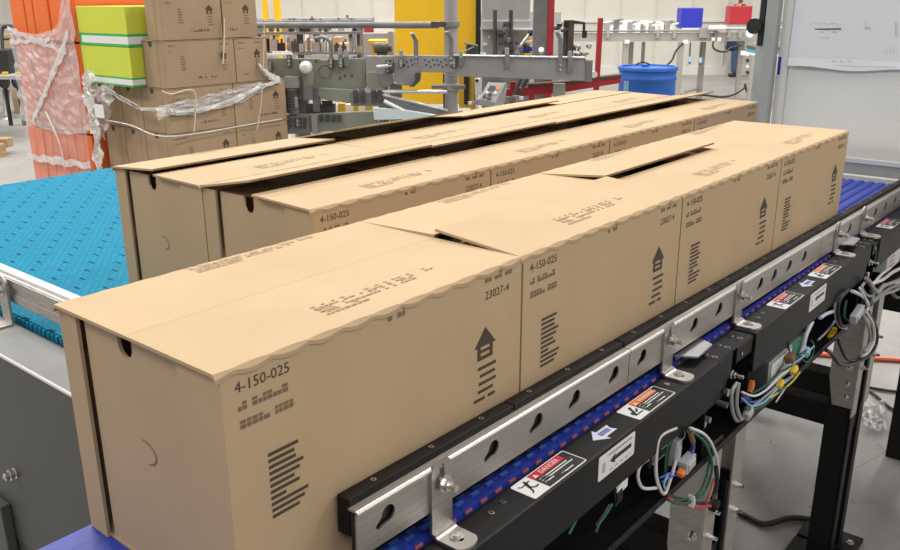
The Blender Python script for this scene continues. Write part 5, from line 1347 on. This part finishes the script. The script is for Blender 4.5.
# local x = to the right of the view, y = away; the person faces left (-x), one foot slightly ahead
bv = [(0, 0, .95, .15, .12), (0, 0, 1.15, .13, .11), (0, 0, 1.38, .16, .11), (0, 0, 1.47, .06), (-.01, 0, 1.56, .055), (-.025, 0, 1.66, .085, .075), (-.02, 0, 1.75, .07),
      (.02, -.10, .90, .085), (-.04, -.11, .50, .062), (-.02, -.11, .10, .035), (-.12, -.11, .045, .02),
      (.02, .10, .90, .085), (.05, .11, .50, .062), (.10, .11, .10, .035), (.0, .11, .045, .02),
      (0, -.19, 1.40, .055), (.03, -.25, 1.12, .042), (-.16, -.24, 1.02, .032), (-.24, -.22, 1.03, .03),
      (0, .19, 1.40, .055), (.03, .25, 1.12, .042), (-.16, .24, 1.02, .032), (-.24, .22, 1.03, .03)]
be = [(0, 1), (1, 2), (2, 3), (3, 4), (4, 5), (5, 6), (0, 7), (7, 8), (8, 9), (9, 10), (0, 11), (11, 12), (12, 13), (13, 14), (2, 15), (15, 16), (16, 17), (17, 18), (2, 19), (19, 20), (20, 21), (21, 22)]
skinned('body', bv, be, K['skin'], t)
skinned('coat', [(0.0, 0, .50, .27, .26), (0.0, 0, .62, .25, .24), (0, 0, .90, .175, .15), (0, 0, 1.15, .15, .13), (0, 0, 1.38, .175, .125), (0, 0, 1.46, .075), (0, -.20, 1.40, .068), (.03, -.255, 1.14, .055), (-.10, -.25, 1.06, .045), (0, .20, 1.40, .068), (.03, .255, 1.14, .055), (-.10, .25, 1.06, .045)],
        [(0, 1), (1, 2), (2, 3), (3, 4), (4, 5), (4, 6), (6, 7), (7, 8), (4, 9), (9, 10), (10, 11)], K['navy'], t)
skinned('jeans', [(0, 0, .93, .16, .135), (.01, -.10, .86, .115), (-.04, -.11, .50, .098), (-.02, -.11, .05, .088), (.02, .10, .86, .115), (.05, .11, .50, .098), (.10, .11, .05, .088)],
        [(0, 1), (1, 2), (2, 3), (0, 4), (4, 5), (5, 6)], K['jeans'], t)
for yy, xx in ((-.11, .0), (.11, .12)):
    skinned('shoe', [(xx + .04, yy, .045, .05, .045), (xx - .05, yy, .045, .05, .05), (xx - .16, yy, .035, .045, .035)], [(0, 1), (1, 2)], K['shoe'], t)
skinned('hair', [(.0, 0, 1.70, .08), (.02, 0, 1.76, .075), (-.03, 0, 1.78, .06)], [(0, 1), (1, 2)], K['hair'], t, 2)
for s in (-1, 1):
    for k in range(4):
        yy = s * (.215 + .016 * (k - 1.5))
        skinned('finger', [(-.235, yy, 1.035, .010), (-.285 + .004 * abs(k - 1), yy, 1.03, .0095), (-.315 + .006 * abs(k - 1), yy, 1.012, .008)], [(0, 1), (1, 2)], K['skin'], t, 1)
    skinned('thumb', [(-.215, s * .19, 1.035, .011), (-.25, s * .17, 1.03, .010), (-.275, s * .17, 1.02, .009)], [(0, 1), (1, 2)], K['skin'], t, 1)
q = MB()
for yy in (-.03, .03): q.lathe([(.001, .012), (.009, .008), (.012, 0), (.009, -.008), (.001, -.012)], (-.100, yy, 1.675), K['dark'], 8)
q.build('eyes', t, local=True)
q = MB(); q.prism([(0, 0), (-.025, .004), (0, .045)], (-.098, -.01, 1.635), X, Z, Y, .02, K['skin']); q.build('nose', t, local=True)
q = MB(); q.box(-.107, -.10, -.022, .022, 1.612, 1.617, K['red']); q.build('mouth', t, local=True)
for s in (-1, 1):
    q = MB(); q.lathe([(.001, .012), (.02, .008), (.026, 0), (.001, -.008)], (-.01, s * .083, 1.66), K['skin'], 10, (0, 1, 0)); q.build('ear', t, local=True)

# ------------------------------------------------------------------ clutter at the back left of the machine
def bk(u, v, d): return atd(u, v, d)
def sbox(name, label, cat, u0, v0, u1, v1, d, depth, m, to_floor=False, group=None):
    """a box standing square to the machine axes, spanning the given view of it at distance d"""
    q = MB(); c = atd((u0 + u1) / 2, (v0 + v1) / 2, d); hw = (atd(u1, v0, d) - atd(u0, v0, d)).length / 2
    z1 = atd(u0, v0, d).z; z0 = FL if to_floor else atd(u0, v1, d).z
    q.obox((c.x + mY.x * depth / 2, c.y + mY.y * depth / 2, (z0 + z1) / 2), mX * hw, mY * depth / 2, Z * ((z1 - z0) / 2), m)
    o = q.build(name, bevel=.006); return props(o, label, cat, group)
def onlegs(u0, u1, v, d, depth, label, name='work_table', cat='table', m=None, th=.04):
    m = m or K['frame']; c = atd((u0 + u1) / 2, v, d); hw = (atd(u1, v, d) - atd(u0, v, d)).length / 2
    t = thing(name, label, cat, (c.x, c.y, FL))
    q = MB(); cc = c + mY * depth / 2; q.obox(cc - Z * th / 2, mX * hw, mY * depth / 2, Z * th / 2, m); q.build('table_top', t)
    for sx in (-1, 1):
        for sy in (-1, 1):
            q = MB(); p = cc + mX * (hw - .04) * sx + mY * (depth / 2 - .04) * sy; q.box(p.x - .025, p.x + .025, p.y - .025, p.y + .025, FL, c.z - th, m); q.build('leg', t)
    return c
# yellow guard rail
def tubes(name, label, cat, segs, d, r, m):
    q = thing(name, label, cat, (lambda p: (p.x, p.y, FL))(atd(*segs[0][0], d)))
    for nm, s in zip(['upright', 'upright', 'cross_rail', 'cross_rail', 'upright'], segs):
        b = MB(); b.tube([atd(u, v, d) for u, v in s], r, m, 10, False); b.build(nm, q)
    return q
def fz(u, v, d): p = atd(u, v, d); return p
g = thing('guard_rail', 'yellow tubular guard rail beside the brown box pallet', 'guard rail', (lambda p: (p.x, p.y, FL))(atd(272, 40, 9.4)))
for u in (266, 278):
    p = atd(u, 20, 9.4); b = MB(); b.cyl((p.x, p.y, FL), (p.x, p.y, p.z + .3), .032 if u == 266 else .042, K['yellow'], 14); b.build('upright', g)
b = MB(); b.cyl(atd(258, 34, 9.4), atd(279, 33, 9.4), .025, K['yellow'], 12); b.build('cross_rail', g)
b = MB(); b.cyl(atd(258, 42, 9.3), atd(266, 40, 9.3), .035, K['yellow_d'], 12); b.build('cross_rail', g)
c = onlegs(252, 290, 51.5, 8.1, .5, 'pale work table behind the machine with an orange bin on it', m=K['sticker'])
def bin_(name, label, u0, v0, u1, v1, d, m):
    t = thing(name, label, 'bin', atd((u0 + u1) / 2, v1, d)); c = atd((u0 + u1) / 2, v1, d); hw = (atd(u1, v0, d) - atd(u0, v0, d)).length / 2; h = atd(u0, v0, d).z - c.z
    q = MB(); c = c + mY * .15
    for sx in (-1, 1): q.obox(c + mX * hw * .92 * sx + Z * h / 2, mX * .008, mY * .15, Z * h / 2, m)
    for sy in (-1, 1): q.obox(c + mY * .145 * sy + Z * h / 2, mX * hw * .9, mY * .008, Z * h / 2, m)
    q.obox(c + Z * .006, mX * hw * .9, mY * .15, Z * .006, m); q.build('shell', t)
    q = MB()
    for sx in (-1, 1): q.obox(c + mX * hw * sx + Z * h, mX * .012, mY * .16, Z * .012, m)
    for sy in (-1, 1): q.obox(c + mY * .155 * sy + Z * h, mX * hw, mY * .012, Z * .012, m)
    q.build('rim', t); return t
bin_('storage_bin', 'orange plastic bin on the pale work table', 266, 45.5, 285, 51.3, 8.3, K['orange_w'])
bin_('storage_bin', 'dark red plastic bin behind the narrow brown box', 236, 27, 254, 37, 8.6, K['red'])
onlegs(232, 257, 37.2, 8.6, .4, 'small table holding the dark red bin', m=K['mach_m'])
sbox('steel_cabinet', 'grey steel column cabinet behind the machine motor', 'cabinet', 288, 22, 298, 60, 9.5, .3, K['mach_g'], True)
onlegs(299, 348, 55, 8.9, .8, 'cluttered work table behind the white motor cap', m=K['frame'])
for (a, lb) in (((303, 40, 312, 48, 8.95, .2, K['card_old']), 'small brown carton on the cluttered work table, left'), ((332, 37, 341, 52, 9.0, .25, K['card_old']), 'tall brown carton on the cluttered work table'),
                ((338, 43, 347, 53, 8.92, .2, K['card']), 'small tan carton at the right end of the cluttered table')):
    sbox('cardboard_box', lb, 'box', a[0], a[1], a[2], 54.9, a[4], a[5], a[6])
for (a, lb) in (((304, 51, 311, 54.9, 8.9, .1, K['sticker']), 'white packet at the front of the cluttered table'), ((321.5, 39, 330, 54.9, 9.05, .1, K['cream']), 'tall white board leaning on the cluttered table')):
    sbox('packet' if 'packet' in lb else 'board', lb, 'packet' if 'packet' in lb else 'board', *a)
t = thing('tool_rack', 'dark rack of tools and parts behind the machine', 'rack', (lambda p: (p.x, p.y, FL))(atd(330, 40, 10.6)))
for u in (292, 352):
    p = atd(u, 30, 10.6); q = MB(); q.box(p.x - .03, p.x + .03, p.y - .03, p.y + .03, FL, atd(u, 18, 10.6).z, K['mach_m']); q.build('upright', t)
for v in (30, 46):
    q = MB(); a, b_ = atd(291, v, 10.6), atd(353, v, 10.6); b_.z = a.z; q.bar(a, b_, .35, .03, K['mach_m']); q.build('shelf', t)
random.seed(41)
for k in range(13):
    u = 295 + 4.4 * k; v0 = (30, 46)[k % 2]; hh = random.uniform(.06, .14); p = atd(u, v0, 10.5); p.z += .016 + hh / 2
    q = MB(); q.obox(p, mX * random.uniform(.02, .028), mY * .06, Z * hh / 2, random.choice((K['mach_d'], K['cream'], K['mach_g'], K['dark'], K['sticker'], K['bronze'])))
    q.cyl(p + Z * hh / 2, p + Z * (hh / 2 + .03), .012, K['mach_d'], 8)
    o = q.build('tool_holder', t)
t = thing('parts_rack', 'cluttered dark parts rack just behind the grey-green machine plate', 'rack', (lambda p: (p.x, p.y, FL))(atd(320, 48, 7.4)))
for u in (258, 300, 360):
    p = atd(u, 40, 7.4); q = MB(); q.box(p.x - .02, p.x + .02, p.y - .02, p.y + .02, FL, atd(u, 24, 7.4).z, K['mach_m']); q.build('upright', t)
for v in (33, 53):
    q = MB(); a, b_ = atd(256, v, 7.4), atd(362, v, 7.4); b_.z = a.z; q.bar(a, b_, .22, .02, K['mach_m']); q.build('shelf', t)
random.seed(91)
for k in range(30):
    v0 = (33, 53)[k % 2]; u = 257 + 3.5 * k + random.uniform(-1, 1); hh = random.uniform(.03, .13) if v0 > 40 else random.uniform(.02, .07)
    p = atd(u, v0, 7.35 + random.uniform(-.04, .08)); p.z = atd(256, v0, 7.4).z + .0105 + hh / 2
    m = random.choice((K['mach_d'], K['mach_d'], K['mach_m'], K['mach_g'], K['dark'], K['cream'], K['bronze'], K['card_old']))
    q = MB()
    if k % 3 == 0: q.cyl(p - Z * hh / 2, p + Z * hh / 2, random.uniform(.012, .026), m, 12, random.uniform(.008, .02))
    else: q.obox(p, mX * random.uniform(.012, .032), mY * .035, Z * hh / 2, m); q.cyl(p + Z * hh / 2, p + Z * (hh / 2 + random.uniform(.01, .04)), .009, K['mach_d'], 8)
    q.build('machine_part', t)
# table with yellow stand between machine and panel
g = thing('yellow_stand', 'low yellow stand left of the yellow guard panel', 'stand', (lambda p: (p.x, p.y, FL))(atd(374, 50, 7.6)))
q = MB(); a, b_ = atd(369, 41.5, 7.6), atd(387, 41.5, 7.6); b_.z = a.z; q.bar(a, b_, .3, .03, K['yellow']); q.build('top', g)
p = atd(374.5, 50, 7.55); q = MB(); q.box(p.x - .015, p.x + .015, p.y - .015, p.y + .015, FL, a.z - .015, K['yellow']); q.build('leg', g)
sbox('machine_housing', 'grey ribbed machine housing behind the yellow stand', 'machine', 360, 33, 391, 46, 8.4, .4, K['mach_g'], True)
sbox('plastic_crate', 'small red crate on the grey ribbed housing', 'crate', 364, 27, 373, 32.8, 8.5, .2, K['red'])
sbox('plastic_crate', 'pale crate on the grey ribbed housing', 'crate', 373.5, 28, 391, 32.8, 8.5, .2, K['cream'])
sbox('steel_post', 'thin grey post at the left edge of the yellow panel', 'post', 388, 31, 393, 60, 7.2, .05, K['mach_g'], True)
q = thing('gear_unit', 'dark gear unit beside the yellow stand', 'machine', (lambda p: (p.x, p.y, FL))(atd(383, 48, 7.1)))
b = MB(); p = atd(382, 48, 7.1); b.cyl(p - mX * .06, p + mX * .05, .045, K['mach_d'], 14); b.cyl(p + mX * .05, p + mX * .08, .03, K['bronze'], 12); b.build('housing', q)
b = MB(); b.box(p.x - .03, p.x + .03, p.y - .03, p.y + .03, FL, p.z - .04, K['mach_d']); b.build('pedestal', q)
sbox('striped_board', 'yellow and white striped board low behind the machine', 'board', 336, 104, 378, 112, 6.6, .04, K['cream'], True)
for k, (u0, u1) in enumerate(((338, 345), (353, 358), (365, 372))):
    o = sbox('yellow_block', ('left', 'middle', 'right')[k] + ' yellow block standing before the striped board', 'block', u0, 103, u1, 113, 6.5, .05, K['yellow_d'], True)
# pale filler cabinet rows further back, seen between the machines
sbox('steel_cabinet', 'long grey cabinet row along the far wall behind the tool rack', 'cabinet', 252, 18, 372, 70, 14.5, .5, K['mach_g'], True)
sbox('steel_cabinet', 'pale cabinet far behind the red frame', 'cabinet', 478, 12, 560, 70, 14.5, .5, K['mach_g'], True)

# ------------------------------------------------------------------ far left
p = atd(10, 75, 11.2)
t = thing('hand_truck', 'black hand truck leaning at the far left edge', 'hand truck', (p.x, p.y, FL))
def at9(u, v): return atd(u, v, 11.2)
q = MB(); q.tube([at9(3, 76), at9(2.5, 50), at9(2, 32), at9(4, 27), at9(10, 26), at9(14, 28), at9(15.5, 34), at9(17, 76)], .022, K['dark'], 10); q.build('frame', t)
for v in (39, 51, 62): 
    q = MB(); q.cyl(at9(3, v), at9(16, v), .016, K['dark'], 8); q.build('cross_bar', t)
q = MB(); c = at9(10, 70); q.obox(c, mX * .10, mY * .02, Z * .09, K['dark']); q.build('back_plate', t)
for u in (4, 17):
    q = MB(); c = at9(u, 80); q.cyl(c - mX * .02, c + mX * .02, .11, K['dark'], 18); q.build('wheel', t)
for u in (3.2, 16.8):
    q = MB(); c = at9(u, 76); q.box(c.x - .02, c.x + .02, c.y - .02, c.y + .02, FL, c.z, K['dark']); q.build('foot', t)
sbox('parts_bin', 'black bin at the far left behind the hand truck', 'bin', -12, 50, 9, 75.4, 10.35, .4, K['dark'])
sbox('cardboard_box', 'tan box behind the black hand truck', 'box', 3, 34, 15, 51, 12.3, .3, K['card_old'], True)
c = onlegs(-60, 30, 76, 10.1, .7, 'grey bench below the hand truck at the far left', m=K['frame'])
for (u, lb) in ((4, 'left yellow clamp on the grey bench'), (18, 'right yellow clamp on the grey bench')):
    sbox('clamp', lb, 'clamp', u - 2.5, 72, u + 2.5, 75.8, 10.2, .05, K['yellow_d'])
p = atz(7, 119, FL)
t = thing('roller_stand', 'grey conveyor stand with a round foot at the left edge of the floor', 'stand', p)
dd = (p - CP).dot(FW)
a = atd(6, 90, dd); q = MB(); q.bar((p.x, p.y, FL + .03), (a.x, a.y, a.z), .07, .07, K['mach_g'], up=(1, 0, 0)); q.build('leg', t)
q = MB(); q.cyl((p.x, p.y, FL), (p.x, p.y, FL + .03), .09, K['alu'], 16, .05); q.build('foot', t)
q = MB(); q.bar(atd(-40, 84, dd), atd(24, 84, dd), .3, .12, K['mach_g']); q.build('beam', t)
q = MB(); b0, b1 = atd(-40, 104, dd), atd(6, 104, dd); q.bar(b0, b1, .05, .05, K['mach_g']); q.build('stretcher', t)
p = atz(1, 155, FL)
pallet(p.x - .62, p.x + .0, p.y - .15, p.y + .6, FL, 'pallet of bare wood on the floor at the left edge')
sbox('wood_block', 'wooden block on the bare pallet at the left edge', 'wood', -14, 138.5, 7.5, 148, (atz(4, 155, FL) - CP).dot(FW), .12, K['wood'])

# ------------------------------------------------------------------ floor at the lower right
q = MB(); q.tube([atz(u, v, FL + .012) for u, v in ((700, 350), (780, 352), (830, 355), (865, 358), (900, 360), (960, 366))], .011, K['cord'], 8); props(q.build('extension_cord'), 'orange cord across the floor under the conveyor at the right', 'cord')
q = MB(); q.tube([atz(u, v, FL + .011) for u, v in ((738, 512), (750, 518), (765, 524), (790, 518), (812, 520), (830, 530))], .009, K['dark'], 8); props(q.build('power_cable'), 'black cable curling on the floor between the support legs', 'cable')
q = MB(); q.tube([atz(u, v, FL + .009) for u, v in ((858, 384), (872, 388), (900, 392), (940, 396))], .007, K['dark'], 8); props(q.build('power_cable'), 'upper black cable on the floor at the right edge', 'cable')
q = MB(); q.tube([atz(u, v, FL + .008) for u, v in ((862, 386), (874, 394), (888, 406), (898, 412))], .006, K['dark'], 8); props(q.build('power_cable'), 'thin black cable curving towards the film scrap on the floor', 'cable')
grid = []
for i in range(10):
    grid.append([atz(862 + 2.4 * k + i * .4, 400 + 3.2 * i, FL + .012 + .02 * abs(math.sin(i * 1.7 + k))) for k in range(10)])
o = film_sheet('film_scrap', '', grid, K['film'], .015, 44); props(o, 'crumpled scrap of clear film on the floor at the right', 'film')

# ------------------------------------------------------------------ light
wd = bpy.data.worlds.new('world'); S.world = wd; wd.use_nodes = True
bg = wd.node_tree.nodes['Background']; bg.inputs[0].default_value = (1.0, 0.985, 0.96, 1); bg.inputs[1].default_value = 0.66
def area(name, loc, sx, sy, power, col=(1, .97, .93)):
    d = bpy.data.lights.new(name, 'AREA'); d.shape = 'RECTANGLE'; d.size = sx; d.size_y = sy; d.energy = power; d.color = col
    o = bpy.data.objects.new(name, d); COL.objects.link(o); o.location = loc
    return o
for i, xx in enumerate((-4, 1.5, 7, 12.5)):
    for j, yy in enumerate((-4, 1.5, 7, 12.5)):
        area('high_bay_lamp', (xx, yy - 1.2, 7.5), 2.6, .5, (235 if yy < -2 else 72) if xx < 5 and yy < 5 else 560)
vs_ = S.view_settings
S.display_settings.display_device = 'sRGB'
vs_.view_transform = 'Standard'; vs_.look = 'None'; vs_.gamma = 1; vs_.exposure = -0.68; vs_.use_curve_mapping = False
